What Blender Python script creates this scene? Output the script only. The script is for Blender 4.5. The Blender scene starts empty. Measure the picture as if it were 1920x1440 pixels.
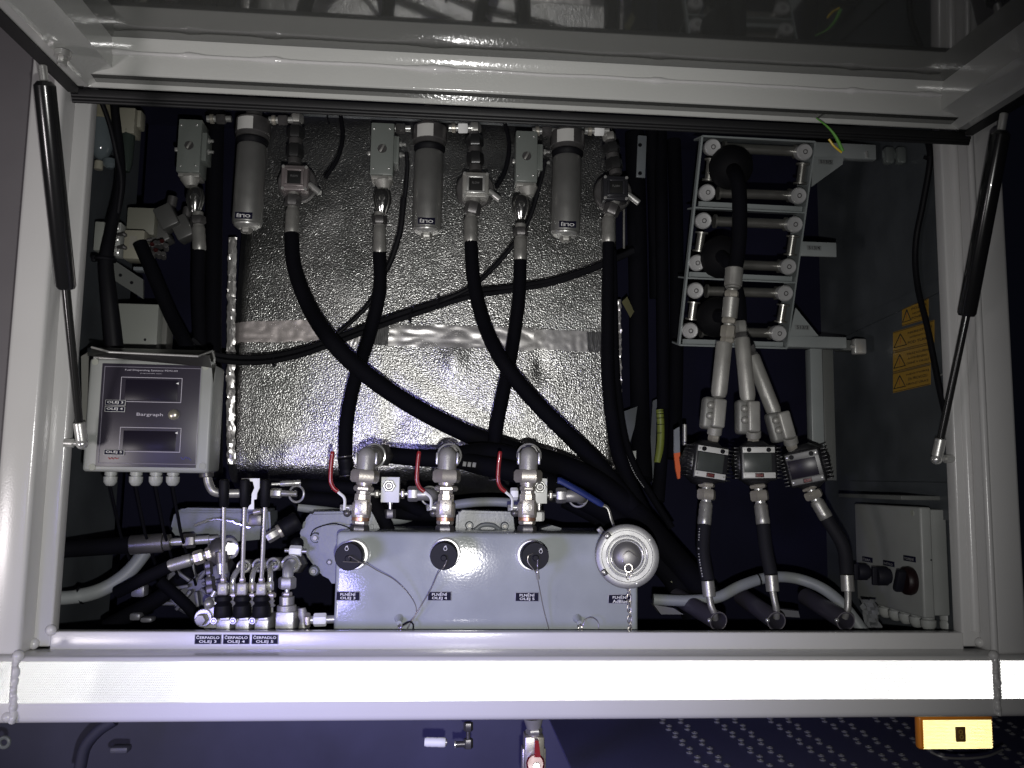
import bpy, bmesh, math, random
from mathutils import Vector, Matrix, noise
random.seed(4)
SC = bpy.context.scene
COL = SC.collection
V = Vector

# ---------------------------------------------------------------- camera
FPX = 1590.0                                  # focal length in pixels of the 1920 wide photograph
YAW, PITCH, ROLL = math.radians(4.45), math.radians(6.5), math.radians(.86)
CAM = V((0, -1.034, 1.45))
_f = V((math.sin(YAW)*math.cos(PITCH), math.cos(YAW)*math.cos(PITCH), math.sin(PITCH)))
_r0 = V((math.cos(YAW), -math.sin(YAW), 0)); _u0 = _r0.cross(_f)
_r = _r0*math.cos(ROLL) + _u0*math.sin(ROLL)
_u = -_r0*math.sin(ROLL) + _u0*math.cos(ROLL)
cam = bpy.data.objects.new('camera', bpy.data.cameras.new('camera')); COL.objects.link(cam)
cam.matrix_world = Matrix(((_r.x, _u.x, -_f.x, CAM.x), (_r.y, _u.y, -_f.y, CAM.y), (_r.z, _u.z, -_f.z, CAM.z), (0, 0, 0, 1)))
cam.data.sensor_width = 36; cam.data.lens = FPX/1920*36; cam.data.clip_start = .01; cam.data.clip_end = 100
SC.camera = cam

# ---------------------------------------------------------------- light: night, a phone flash beside the lens and two added spots
W = bpy.data.worlds.new('World'); SC.world = W; W.use_nodes = True
W.node_tree.nodes['Background'].inputs['Color'].default_value = (.12, .13, .24, 1)
W.node_tree.nodes['Background'].inputs['Strength'].default_value = .012
SC.view_settings.view_transform = 'Standard'; SC.view_settings.look = 'None'
SC.view_settings.exposure = 0; SC.view_settings.gamma = 1

def lamp(name, kind, loc, target, energy, color, **kw):
    l = bpy.data.lights.new(name, kind); l.energy = energy; l.color = color
    for k, v in kw.items(): setattr(l, k, v)
    o = bpy.data.objects.new(name, l); COL.objects.link(o); o.location = loc
    o.rotation_euler = (V(target)-V(loc)).to_track_quat('-Z', 'Y').to_euler()
    return o

def ray(x, y):
    return _f*FPX + _r*(x-960) + _u*(720-y)
def P(x, y, Y):
    d = ray(x, y); t = (Y-CAM.y)/d.y
    return CAM + d*t
def mp(x, y, Y):                               # metres per photograph pixel at that depth
    return (Y-CAM.y)/ray(x, y).y

lamp('flash', 'SPOT', CAM+V((.012, .02, -.055)), P(790, 870, 0), 30, (1, .985, .96),
     spot_size=math.radians(96), spot_blend=1.0, shadow_soft_size=.006)
lamp('violet_veil_fill', 'SPOT', CAM+V((-.55, .06, -.24)), P(740, 1340, .1), 38.0, (.36, .33, 1),  # added unseen spot standing in for the violet glare veil
     spot_size=math.radians(46), spot_blend=1.0, shadow_soft_size=.13)

lamp('left_fill', 'SPOT', V((-1.30, -1.15, 1.05)), P(-40, 780, 0), 30.0, (1, .93, .95),  # unseen spot added to brighten the left post and body side
     spot_size=math.radians(62), spot_blend=1.0, shadow_soft_size=.15)

# ---------------------------------------------------------------- materials
MATS = {}
def M(name, col, rough=.5, metal=0., bump=0., scale=200., var=0., vscale=8., spec=.5, coat=0., emit=None, detail=3., vor=False, dist=.001):
    if name in MATS: return MATS[name]
    m = bpy.data.materials.new(name); m.use_nodes = True; nt = m.node_tree
    b = nt.nodes['Principled BSDF']
    b.inputs['Base Color'].default_value = (*col, 1); b.inputs['Roughness'].default_value = rough
    b.inputs['Metallic'].default_value = metal; b.inputs['Specular IOR Level'].default_value = spec
    b.inputs['Coat Weight'].default_value = coat
    if emit:
        b.inputs['Emission Color'].default_value = (*emit[:3], 1); b.inputs['Emission Strength'].default_value = emit[3]
    tc = nt.nodes.new('ShaderNodeTexCoord')
    if var > 0:
        n = nt.nodes.new('ShaderNodeTexNoise'); n.inputs['Scale'].default_value = vscale; n.inputs['Detail'].default_value = 6
        nt.links.new(tc.outputs['Object'], n.inputs['Vector'])
        mr = nt.nodes.new('ShaderNodeMapRange'); mr.inputs['From Min'].default_value = .3; mr.inputs['From Max'].default_value = .7
        mr.inputs['To Min'].default_value = 1-var; mr.inputs['To Max'].default_value = 1+var*.4
        nt.links.new(n.outputs['Fac'], mr.inputs['Value'])
        mx = nt.nodes.new('ShaderNodeVectorMath'); mx.operation = 'SCALE'; mx.inputs[0].default_value = col
        nt.links.new(mr.outputs['Result'], mx.inputs['Scale'])
        nt.links.new(mx.outputs['Vector'], b.inputs['Base Color'])
        r2 = nt.nodes.new('ShaderNodeMapRange'); r2.inputs['To Min'].default_value = max(.03, rough-.1); r2.inputs['To Max'].default_value = min(1, rough+.12)
        nt.links.new(n.outputs['Fac'], r2.inputs['Value']); nt.links.new(r2.outputs['Result'], b.inputs['Roughness'])
    if bump > 0:
        if vor:
            n2 = nt.nodes.new('ShaderNodeTexVoronoi'); n2.feature = 'SMOOTH_F1'; n2.inputs['Scale'].default_value = scale; o2 = n2.outputs['Distance']
        else:
            n2 = nt.nodes.new('ShaderNodeTexNoise'); n2.inputs['Scale'].default_value = scale; n2.inputs['Detail'].default_value = detail; o2 = n2.outputs['Fac']
        nt.links.new(tc.outputs['Object'], n2.inputs['Vector'])
        bp = nt.nodes.new('ShaderNodeBump'); bp.inputs['Strength'].default_value = bump; bp.inputs['Distance'].default_value = dist
        nt.links.new(o2, bp.inputs['Height']); nt.links.new(bp.outputs['Normal'], b.inputs['Normal'])
    MATS[name] = m
    return m

paint = M('white_grey_enamel', (.60, .595, .59), .19, bump=.10, scale=420, var=.05, vscale=5, spec=.5, detail=2)
lidpaint = M('grey_enamel_lid', (.50, .505, .485), .10, bump=.17, scale=260, var=.05, vscale=6, spec=.6, detail=1, coat=.5)
wallpaint = M('dull_grey_wall_paint', (.072, .080, .088), .38, bump=.06, scale=300, var=.35, vscale=9)
bodyside = M('grey_body_panel', (.16, .15, .16), .45, var=.08)
boxpaint = M('light_grey_box_enamel', (.33, .355, .36), .065, bump=.09, scale=330, var=.12, vscale=16, detail=2)
black = M('black_rubber', (.006, .006, .008), .55, bump=.12, scale=900, var=.2, vscale=20, spec=.12)
hoserub = M('hose_rubber', (.003, .003, .005), .8, bump=.25, scale=1500, var=.2, vscale=30, spec=.08)
seal = M('door_seal_rubber', (.012, .012, .013), .5, bump=.1, scale=700, spec=.3)
dark = M('dark_cavity_panel', (.016, .016, .034), .7, spec=.08, bump=.2, scale=60, var=.3)  # navy tint of the glare veil put into the colour
under = M('underbody_panel', (.062, .062, .13), .6, bump=.4, scale=14, var=.5, vscale=4)  # violet veil painted into the base colour
zinc = M('zinc_plated_steel', (.58, .58, .56), .30, .65, bump=.08, scale=500, var=.12, vscale=40)
chrome = M('bright_chrome', (.80, .80, .78), .20, .75, bump=.03, scale=400, var=.05, vscale=30)
steel = M('brushed_steel', (.36, .355, .335), .38, .6, bump=.12, scale=600, var=.15, vscale=60)
dsteel = M('dark_oily_steel', (.13, .125, .125), .36, .6, bump=.2, scale=300, var=.3, vscale=40)
nickel = M('nickel_plated_brass', (.50, .47, .41), .33, .6, bump=.15, scale=500, var=.15, vscale=50)
alum = M('anodised_aluminium', (.42, .42, .405), .36, .8, bump=.12, scale=900, var=.1, vscale=30)
castal = M('sand_cast_alloy', (.32, .315, .295), .42, .35, bump=.3, scale=500, var=.15, vscale=50)
castg = M('grey_painted_casting', (.17, .185, .20), .36, bump=.2, scale=250, var=.15, vscale=25)
actg = M('grey_green_actuator_paint', (.155, .17, .158), .35, bump=.08, scale=500, var=.06)
foil = M('stucco_embossed_foil', (.60, .60, .585), .34, 1., bump=1., scale=480, var=.16, vscale=12, dist=.0011, detail=.6)
ftape = M('crumpled_foil_tape', (.88, .86, .84), .33, .8, bump=.2, scale=60, dist=.001)
fgap = M('worn_tape_backing', (.10, .10, .10), .45, .3, bump=.3, scale=90)
whitemetal = M('milled_aluminium_block', (.88, .89, .88), .5, .0, bump=.1, scale=800, var=.05)
plasg = M('light_grey_abs', (.28, .29, .28), .42, bump=.08, scale=700, var=.12, vscale=14)
plasw = M('white_nylon', (.34, .35, .335), .42, var=.05)
conduit = M('pale_grey_conduit', (.22, .235, .24), .5, bump=.1, scale=300, var=.08)
panelb = M('violet_grey_membrane', (.028, .024, .037), .35, var=.05)
lcd = M('dark_lcd_window', (.012, .010, .018), .3, spec=.2)
lcdg = M('grey_lcd_glass', (.05, .056, .053), .3, spec=.3, var=.15, vscale=60)
lblack = M('engraved_black_plate', (.006, .006, .020), .6, spec=.12)
ltext = M('white_engraving', (.70, .70, .70), .5)
btext = M('black_print', (.02, .02, .02), .6)
linew = M('pale_print_line', (.42, .40, .46), .5)
redp = M('red_vinyl', (.26, .015, .018), .30, coat=.3, var=.08, vscale=60)
bluep = M('blue_vinyl', (.012, .024, .13), .5, coat=.0, var=.08, vscale=60)
blueink = M('blue_print', (.05, .05, .35), .5)
redink = M('red_print', (.35, .05, .04), .5)
yellow = M('yellow_sticker_film', (.34, .20, .03), .45, var=.06, vscale=30)
yelgreen = M('fluorescent_yellow_film', (.15, .18, .025), .5, var=.1, vscale=60)
orange = M('orange_plastic', (.55, .10, .025), .4)
green = M('green_wire_sheath', (.10, .30, .04), .4)
ywire = M('yellow_wire_sheath', (.60, .42, .03), .4)
tape = M('prismatic_reflective_sheeting', (.98, .985, .98), .25, 1.)
lampamber = M('amber_prismatic_lens', (1., .93, .62), .28, 1.)
lamprim = M('amber_housing', (.90, .30, .03), .25, coat=.3)
brown = M('brown_bulb_holder', (.20, .10, .03), .4)
glass = M('clear_bowl', (.10, .12, .13), .06, spec=.9, coat=.6)
cream = M('cream_plastic', (.26, .25, .20), .45, var=.05)
wire = M('steel_wire', (.45, .42, .38), .3, .8)
capblk = M('black_plastic_cap', (.008, .008, .013), .6, spec=.2, bump=.06, scale=800)
blacknut = M('black_plated_nut', (.035, .035, .036), .28, .5)
sticker = M('silver_sticker', (.50, .50, .48), .4)
weldm = M('painted_weld', (.58, .575, .57), .14, bump=.2, scale=250)

# ---------------------------------------------------------------- geometry
class G:
    def __init__(s): s.v = []; s.f = []
    def add(s, vs, fs):
        n = len(s.v); s.v += [V(a) for a in vs]; s.f += [tuple(i+n for i in f) for f in fs]; return s
    def box(s, c, sx, sy, sz, R=None, b=0., seg=2):
        bm = bmesh.new(); bmesh.ops.create_cube(bm, size=1)
        for v in bm.verts: v.co = V((v.co.x*sx, v.co.y*sy, v.co.z*sz))
        if b > 0: bmesh.ops.bevel(bm, geom=bm.edges[:], offset=min(b, .49*min(sx, sy, sz)), segments=seg, affect='EDGES', profile=.5)
        R = R or Matrix.Identity(3); c = V(c)
        s.add([R@v.co + c for v in bm.verts], [[v.index for v in f.verts] for f in bm.faces]); bm.free(); return s
    def lathe(s, p0, p1, prof, seg=20, rot=0., ref=None):
        p0 = V(p0); p1 = V(p1); d = p1-p0; z = d.normalized()
        ref = V(ref) if ref else (V((0, 0, 1)) if abs(z.z) < .9 else V((0, 1, 0)))
        x = (ref - z*ref.dot(z)).normalized(); y = z.cross(x)
        vs = []; fs = []
        for t, r in prof:
            c = p0 + d*t
            for k in range(seg):
                a = rot + 2*math.pi*k/seg
                vs.append(c + (x*math.cos(a)+y*math.sin(a))*r)
        n = len(prof)
        for i in range(n-1):
            for k in range(seg):
                k2 = (k+1) % seg
                fs.append((i*seg+k, i*seg+k2, (i+1)*seg+k2, (i+1)*seg+k))
        fs.append(tuple(range(seg))[::-1]); fs.append(tuple((n-1)*seg+k for k in range(seg)))
        return s.add(vs, fs)
    def cyl(s, p0, p1, r, b=.0, seg=20, **k):
        L = (V(p1)-V(p0)).length; e = min(.4, b/L) if L > 0 else 0
        pr = [(0, r-b), (e, r), (1-e, r), (1, r-b)] if b > 0 else [(0, r), (1, r)]
        return s.lathe(p0, p1, pr, seg, **k)
    def hexn(s, p0, p1, r, rot=math.pi/6, **k):
        L = (V(p1)-V(p0)).length; e = min(.3, .18*r/L)
        return s.lathe(p0, p1, [(0, r*.86), (e, r), (1-e, r), (1, r*.86)], 6, rot=rot, **k)
    def sphere(s, c, r, seg=16, sx=None):
        c = V(c); n = 9
        pr = [(.5-.5*math.cos(math.pi*i/n), max(1e-4, r*math.sin(math.pi*i/n))) for i in range(n+1)]
        return s.lathe(c-V((0, 0, r)), c+V((0, 0, r)), pr, seg)
    def tube(s, pts, r, seg=12, flat=1.):
        pts = [V(p) for p in pts]; n = len(pts)
        rs = r if isinstance(r, (list, tuple)) else [r]*n
        T = [(pts[min(i+1, n-1)]-pts[max(i-1, 0)]).normalized() for i in range(n)]
        x = T[0].orthogonal().normalized(); vs = []; fs = []
        for i in range(n):
            x = (x - T[i]*x.dot(T[i])).normalized(); y = T[i].cross(x)
            for k in range(seg):
                a = 2*math.pi*k/seg
                vs.append(pts[i] + x*math.cos(a)*rs[i] + y*math.sin(a)*rs[i]*flat)
        for i in range(n-1):
            for k in range(seg):
                k2 = (k+1) % seg; fs.append((i*seg+k, i*seg+k2, (i+1)*seg+k2, (i+1)*seg+k))
        fs.append(tuple(range(seg))[::-1]); fs.append(tuple((n-1)*seg+k for k in range(seg)))
        return s.add(vs, fs)
    def torus(s, c, ax, R, r, seg=28, m=8, a0=0., a1=2*math.pi):
        c = V(c); ax = V(ax).normalized(); x = ax.orthogonal().normalized(); y = ax.cross(x)
        full = abs(a1-a0-2*math.pi) < 1e-6; n = seg if full else seg+1
        vs = []; fs = []
        for i in range(n):
            a = a0+(a1-a0)*i/seg; d = x*math.cos(a)+y*math.sin(a)
            for k in range(m):
                b = 2*math.pi*k/m; vs.append(c + d*(R+r*math.cos(b)) + ax*r*math.sin(b))
        for i in range(seg):
            j = (i+1) % n
            for k in range(m):
                k2 = (k+1) % m; fs.append((i*m+k, j*m+k, j*m+k2, i*m+k2))
        return s.add(vs, fs)
    def prism(s, poly, vec):
        n = len(poly); poly = [V(p) for p in poly]; vec = V(vec)
        vs = poly + [p+vec for p in poly]
        fs = [tuple(range(n)), tuple(range(2*n-1, n-1, -1))] + [(i, i+n, (i+1) % n+n, (i+1) % n) for i in range(n)]
        return s.add(vs, fs)

def corner_cubes(x0, x1, z0, z1, y, a):
    """a sheet of little concave trihedral prisms, the way reflective sheeting is made"""
    g = G(); nr = max(1, round((z1-z0)/(a*.8660254))); hz = (z1-z0)/nr; a = hz/.8660254
    dep = a/math.sqrt(6); nc = int((x1-x0)/a-.4); ids = {}
    vs = []; fs = []
    def vid(r, c):
        if (r, c) not in ids:
            ids[(r, c)] = len(vs); vs.append(V((x0+(c+.5*(r % 2))*a, y, z0+r*hz)))
        return ids[(r, c)]
    for rr in range(nr):
        for c in range(nc):
            if rr % 2 == 0: tris = [((rr, c), (rr, c+1), (rr+1, c)), ((rr, c+1), (rr+1, c+1), (rr+1, c))]
            else: tris = [((rr, c), (rr, c+1), (rr+1, c+1)), ((rr, c), (rr+1, c+1), (rr+1, c))]
            for t in tris:
                i = [vid(*q) for q in t]; m = (vs[i[0]]+vs[i[1]]+vs[i[2]])/3+V((0, dep, 0)); k = len(vs); vs.append(m)
                for p, q in ((0, 1), (1, 2), (2, 0)): fs.append((i[p], i[q], k))
    return g.add(vs, fs)

def cat(pts, n=8):
    pts = [V(p) for p in pts]
    q = [pts[0]*2-pts[1]] + pts + [pts[-1]*2-pts[-2]]; out = []
    for i in range(1, len(q)-2):
        a, b, c, d = q[i-1:i+3]
        for k in range(n):
            t = k/n
            out.append(.5*((2*b)+(c-a)*t+(2*a-5*b+4*c-d)*t*t+(3*b-a-3*c+d)*t**3))
    out.append(pts[-1]); return out

ORG = {}
def mesh_obj(name, g, mat, org, parent=None, sharp=35):
    me = bpy.data.meshes.new(name)
    me.from_pydata([tuple(v-org) for v in g.v], [], g.f); me.validate()
    bm = bmesh.new(); bm.from_mesh(me); bmesh.ops.recalc_face_normals(bm, faces=bm.faces); bm.to_mesh(me); bm.free()
    me.materials.append(mat); me.shade_smooth(); me.set_sharp_from_angle(angle=math.radians(sharp))
    o = bpy.data.objects.new(name, me); COL.objects.link(o)
    if parent: o.parent = parent
    else: o.location = org
    ORG[o.name] = org
    return o
def thing(name, label, cat_, loc, group=None, kind=None):
    o = bpy.data.objects.new(name, None); COL.objects.link(o); o.location = loc; o.empty_display_size = .02
    o['label'] = label; o['category'] = cat_
    if group: o['group'] = group
    if kind: o['kind'] = kind
    ORG[o.name] = V(loc); return o
def part(name, g, mat, parent, label=None, kind=None, sharp=35):
    o = mesh_obj(name, g, mat, ORG[parent.name], parent, sharp)
    if label: o['label'] = label
    if kind: o['kind'] = kind
    return o
def solo(name, g, mat, label, cat_, group=None, kind=None, sharp=35):
    org = sum(g.v, V())/len(g.v)
    o = mesh_obj(name, g, mat, org, None, sharp)
    if cat_: o['category'] = cat_
    if label: o['label'] = label
    if group: o['group'] = group
    if kind: o['kind'] = kind
    return o
def struct(name, g, mat, sharp=35):
    return solo(name, g, mat, None, None, kind='structure', sharp=sharp)

X_, Y_, Z_ = V((1, 0, 0)), V((0, 1, 0)), V((0, 0, 1))
def text(s, c, h, mat, parent, right=X_, up=Z_, width=None, name='lettering', label=None, ext=.0003, space=1.):
    cu = bpy.data.curves.new('t', 'FONT'); cu.body = s; cu.size = 1; cu.extrude = .0; cu.align_x = 'CENTER'; cu.align_y = 'CENTER'
    cu.resolution_u = 2; cu.space_character = space; cu.offset = .012
    o = bpy.data.objects.new('t', cu); COL.objects.link(o)
    me = bpy.data.meshes.new_from_object(o.evaluated_get(bpy.context.evaluated_depsgraph_get()))
    bpy.data.objects.remove(o); bpy.data.curves.remove(cu)
    xs = [v.co.x for v in me.vertices]; ys = [v.co.y for v in me.vertices]
    if not xs: return None
    w0 = max(xs)-min(xs); cy = (max(ys)+min(ys))/2; h0 = max(ys)-min(ys)
    nrm = V(right).cross(V(up)).normalized(); sy = h/h0; sx = (width/w0) if width else h/.72
    if not width: sx = sy = h/.72
    g = G(); cx = (max(xs)+min(xs))/2
    top = [V(c) + V(right)*(v.co.x-cx)*sx + V(up)*(v.co.y-cy)*sy + nrm*ext for v in me.vertices]
    g.add(top, [tuple(p.vertices) for p in me.polygons])
    o = mesh_obj(name, g, mat, ORG[parent.name], parent)
    if label: o['label'] = label
    bpy.data.meshes.remove(me); return o

def pbox(x0, y0, x1, y1, Y, dep, b=.001, seg=2, g=None):
    """a world-aligned block whose front face at depth Y covers about that rectangle of the photograph"""
    cx, cy = (x0+x1)/2, (y0+y1)/2; c = P(cx, cy, Y); k = mp(cx, cy, Y)
    return (g or G()).box(c+V((0, dep/2, 0)), abs(x1-x0)*k, dep, abs(y1-y0)*k, b=b, seg=seg)
def pquad(pts, Y, dep, g=None):
    return (g or G()).prism([P(x, y, Y) for x, y in pts], (0, dep, 0))
def hose_pts(pts, n=8): return cat([P(*p) for p in pts], n)
def hose(name, label, pts, w, mat=hoserub, cat_='hose', parent=None, group=None, seg=14, w1=None, n=8):
    pp = hose_pts(pts, n)
    k0, k1 = mp(*pts[0])*w/2, mp(*pts[-1])*(w1 or w)/2; m = len(pp)-1
    g = G().tube(pp, [k0+(k1-k0)*i/m for i in range(m+1)], seg)
    if parent: return part(name, g, mat, parent, label)
    return solo(name, g, mat, label, cat_, group)
def chain(T, a, b, segs, ref=None):
    """fittings in a row from photo point a to photo point b (x, y, depth): (name, length, width px, material, shape)"""
    p0, p1 = P(*a), P(*b); tot = sum(s[1] for s in segs); u = 0; out = []
    k = (mp(*a)+mp(*b))/2
    for s in segs:
        q0 = p0.lerp(p1, u/tot); u += s[1]; q1 = p0.lerp(p1, u/tot); r = s[2]*k/2; sh = s[4]
        g = G()
        if sh == 'c': g.cyl(q0, q1, r, b=r*.07, ref=ref)
        elif sh == 'h': g.hexn(q0, q1, r*1.07, rot=(0 if len(s) > 5 else math.pi/6), ref=ref or (0, -1, 0))
        elif sh == 'f': g.lathe(q0, q1, [(0, r*.86), (.06, r*.9), (.12, r), (.3, r*.96), (.34, r), (.62, r*.96), (.66, r), (.93, r), (1, r*.9)], 12, ref=ref)
        elif sh == 't': g.lathe(q0, q1, [(0, r), (1, r*s[5])], 20, ref=ref)
        elif sh == 'b': g.lathe(q0, q1, [(0, r*.9), (.1, r), (.22, r*.7), (.36, r*1.02), (.5, r*.7), (.64, r*1.04), (.8, r*.75), (.92, r*1.04), (1, r)], 18, ref=ref)
        elif sh == 's': g.lathe(q0, q1, [(.5-.5*math.cos(math.pi*i/8), max(r*.25, r*math.sin(math.pi*i/8))) for i in range(9)], 18, ref=ref)
        if s[0]: out.append(part(s[0], g, s[3], T))
    return out

# ================================================================ cabinet frame (the truck body round the opening)
def Xat(x, y, Y): return P(x, y, Y).x
def Zat(y, Y, x=960): return P(x, y, Y).z
YF, YR = 0., .034                              # outer face, recessed flange
xl_out, xl_in = Xat(27, 500, YF), Xat(93, 500, YF)
xl_fl, xl_open = Xat(108, 700, YR), Xat(133, 700, YR)
xr_open, xr_fl = Xat(1783, 700, YR), Xat(1812, 700, YR)
xr_in, xr_out = Xat(1843, 700, YF), Xat(1902, 700, YF)
z_sill, z_ledge = Zat(1185, YR), Zat(1213, YR)
z_rt, z_rb = Zat(1228, -.002), Zat(1349, -.004)
z_top = Zat(150, YF)
frame = thing('cabinet_frame', 'pale grey painted steel frame round the open equipment cabinet of the truck', 'cabinet frame', V((0, 0, z_rb)))
def xz(x0, x1, z0, z1, y0, y1, b=.004, g=None, seg=3):
    return (g or G()).box(((x0+x1)/2, (y0+y1)/2, (z0+z1)/2), abs(x1-x0), abs(y1-y0), abs(z1-z0), b=b, seg=seg)
part('post', xz(xl_out, xl_in, z_rt-.001, z_top+.1, YF, .06, .006), paint, frame)
part('post', xz(xr_in, xr_out, z_rt-.001, z_top+.1, YF, .06, .006), paint, frame)
# recessed flanges with a rolled inner edge
part('flange', xz(xl_in-.004, xl_open, z_ledge, z_top+.1, YR, .055, .003), paint, frame)
g = xz(xr_open, xr_in+.004, z_ledge, z_top+.1, YR, .055, .003)
part('flange', g, paint, frame)
part('flange_rib', G().tube([V((xr_fl-.004, YR, z_ledge+.02)), V((xr_fl-.004, YR, z_top+.08))], .006, 12), paint, frame)
part('sill_flange', xz(xl_open-.001, xr_open+.001, z_ledge-.01, z_sill, YR-.001, .05, .002), paint, frame)
part('rail', xz(Xat(-200, 1290, 0), Xat(2150, 1290, 0), z_rb, z_rt, -.012, .055, .008, seg=4), paint, frame)
zt0, zt1 = Zat(1314, -.0125), Zat(1239, -.0125)
xa, xb = Xat(33, 1280, -.012), Xat(1862, 1280, -.012)
for x0, x1 in ((Xat(-190, 1280, 0), Xat(23, 1280, -.012)), (xa, xb), (Xat(1875, 1280, -.012), Xat(2140, 1280, 0))):
    part('reflective_tape', corner_cubes(x0, x1, zt0, zt1, -.0136, .0021), tape, frame, sharp=5)
def weld(a, b, r, parent, n=60, name='weld_bead', mat=weldm):
    a, b = V(a), V(b); pts = [a.lerp(b, i/n) for i in range(n+1)]; sd = random.random()*50
    g = G().tube([p+V((noise.noise(V((i*.14, sd, 0))), noise.noise(V((i*.17, sd, 5))), 0))*r*.7 for i, p in enumerate(pts)], [r*(.95+.55*noise.noise(V((i*.22, sd, 9)))) for i in range(n+1)], 10)
    return part(name, g, mat, parent, sharp=80)
xw1, xw2 = Xat(28, 1290, -.012), Xat(1868, 1290, -.012)
weld((xw1, -.0125, z_rb+.004), (xw1, -.0125, z_rt), .0042, frame); weld((xw2, -.0125, z_rb+.004), (xw2, -.0125, z_rt), .0042, frame)
part('corner_bead', G().tube([V((xr_in-.001, .002, z_rt)), V((xr_in-.001, .002, z_top))], .0045, 12), paint, frame)
for (x, z) in ((xw1, z_rt+.001), (xw1-.006, z_rb+.008), (xw2, z_rt), (xl_fl-.003, z_ledge+.004), (xr_fl, z_ledge+.006), (xl_open, z_sill+.002)):
    part('weld_blob', G().sphere((x, -.010 if x in (xw1, xw2, xw1-.006) else YR-.002, z), .0065, 10), weldm, frame, sharp=80)
# interior shell
yb = .86
wl = Xat(150, 700, .05)-.075; wr = xr_open+.010
part('side_wall', xz(wl-.003, wl, z_ledge-.05, z_top+.12, .05, .40, 0), wallpaint, frame)
part('side_wall', xz(wr, wr+.003, z_ledge-.05, z_top+.12, .05, .455, 0), wallpaint, frame, 'grey inner wall on the right carrying yellow stickers')
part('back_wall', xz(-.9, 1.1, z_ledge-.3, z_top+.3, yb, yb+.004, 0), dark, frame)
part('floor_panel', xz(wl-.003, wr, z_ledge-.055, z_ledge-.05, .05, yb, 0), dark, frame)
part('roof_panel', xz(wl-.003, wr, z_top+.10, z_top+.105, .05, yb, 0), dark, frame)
part('added_backing_panel', xz(wl-.003, wr, z_ledge-.05, z_top+.11, .44, .444, 0), M('added_backing_navy', (.008, .008, .019), .75, spec=.06, bump=.2, scale=60, var=.3), frame)  # added panel, placed to catch the violet spot's light
# folded seam along the right wall
a = P(1775, 517, .0); 
def onwall(x, y, off=.0):                       # photo point on the right inner wall
    d = ray(x, y); t = (wr-off-CAM.x)/d.x; return CAM+d*t
g = G()
s0, s1, s2 = onwall(1764, 524), onwall(1540, 628), None
dz = .030
g.prism([s0, s1, s1+V((0, 0, -dz*.8)), s0+V((0, 0, -dz*.6))], (-.004, 0, 0))
part('wall_fold', g, wallpaint, frame)
s0, s1 = onwall(1792, 905), onwall(1600, 902)
part('wall_fold', G().prism([s0, s1, s1+V((0, 0, -.05)), s0+V((0, 0, -.05))], (-.006, 0, 0)), wallpaint, frame)
# neighbouring body side seen left of the post and the dark beyond
g = xz(-1.3, xl_out-.012, z_rt-.1, z_top+.6, .10, .11, .0)
solo('body_panel', g, bodyside, 'dull grey body side panel left of the left post', 'body panel')
# underside behind the rail
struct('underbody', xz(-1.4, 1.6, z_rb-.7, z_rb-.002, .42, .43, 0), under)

# ================================================================ hatch opened upward over the camera
SL = math.radians(3.2)
def row(x, y, Y): return P(x, y, Y)
lid = thing('hatch_door', 'open grey top-hinged hatch with welded edge overhead', 'hatch door', P(960, 200, -.01))
xL, xR = P(152, 165, -.04).x, P(1812, 245, -.04).x
def pr(y, Y): p = P(960, y, Y); return (p.y, p.z)
yS = -.022; yB = -.046
sb, st = pr(201, yS), pr(191, yS)
bb, bt = pr(176, yB), pr(138, yB)
st = (yS, bb[1])
def strip(y0, z0, y1, z1, th=.002, x0=None, x1=None):
    x0 = xL if x0 is None else x0; x1 = xR if x1 is None else x1
    d = V((0, y1-y0, z1-z0)); n = V((1, 0, 0)).cross(d).normalized()*th
    return [V((x0, y0, z0)), V((x1, y0, z0)), V((x1, y1, z1)), V((x0, y1, z1))], n
# bent cross profile: lip, horizontal underside, vertical web, rounded shoulder, panel
pw = P(960, 134, yB+.002); pp = P(960, 97, -.070)
prof = [(sb[0], sb[1]), (st[0], st[1]+.0005), (yS-.001, bb[1]), (yB+.0025, bb[1]), (yB+.0007, bb[1]+.0008), (yB, bb[1]+.0025), (bt[0], bt[1])]
N = 60
def ruled(prof, x0, x1, n=1, jit=None):
    vs = []; fs = []; m = len(prof)
    for i in range(n+1):
        x = x0+(x1-x0)*i/n
        for (y, z) in prof: vs.append(V((x, y, z)))
    for i in range(n):
        for k in range(m-1): fs.append((i*m+k, i*m+k+1, (i+1)*m+k+1, (i+1)*m+k))
    return G().add(vs, fs)
def shell(prof, x0, x1, th=.002, n=1):
    back = [(y+th, z+th*.3) for (y, z) in prof[::-1]]
    return ruled(prof+back+[prof[0]], x0, x1, n)
part('edge_channel', shell(prof, xL, xR), lidpaint, lid, sharp=50)
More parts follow.
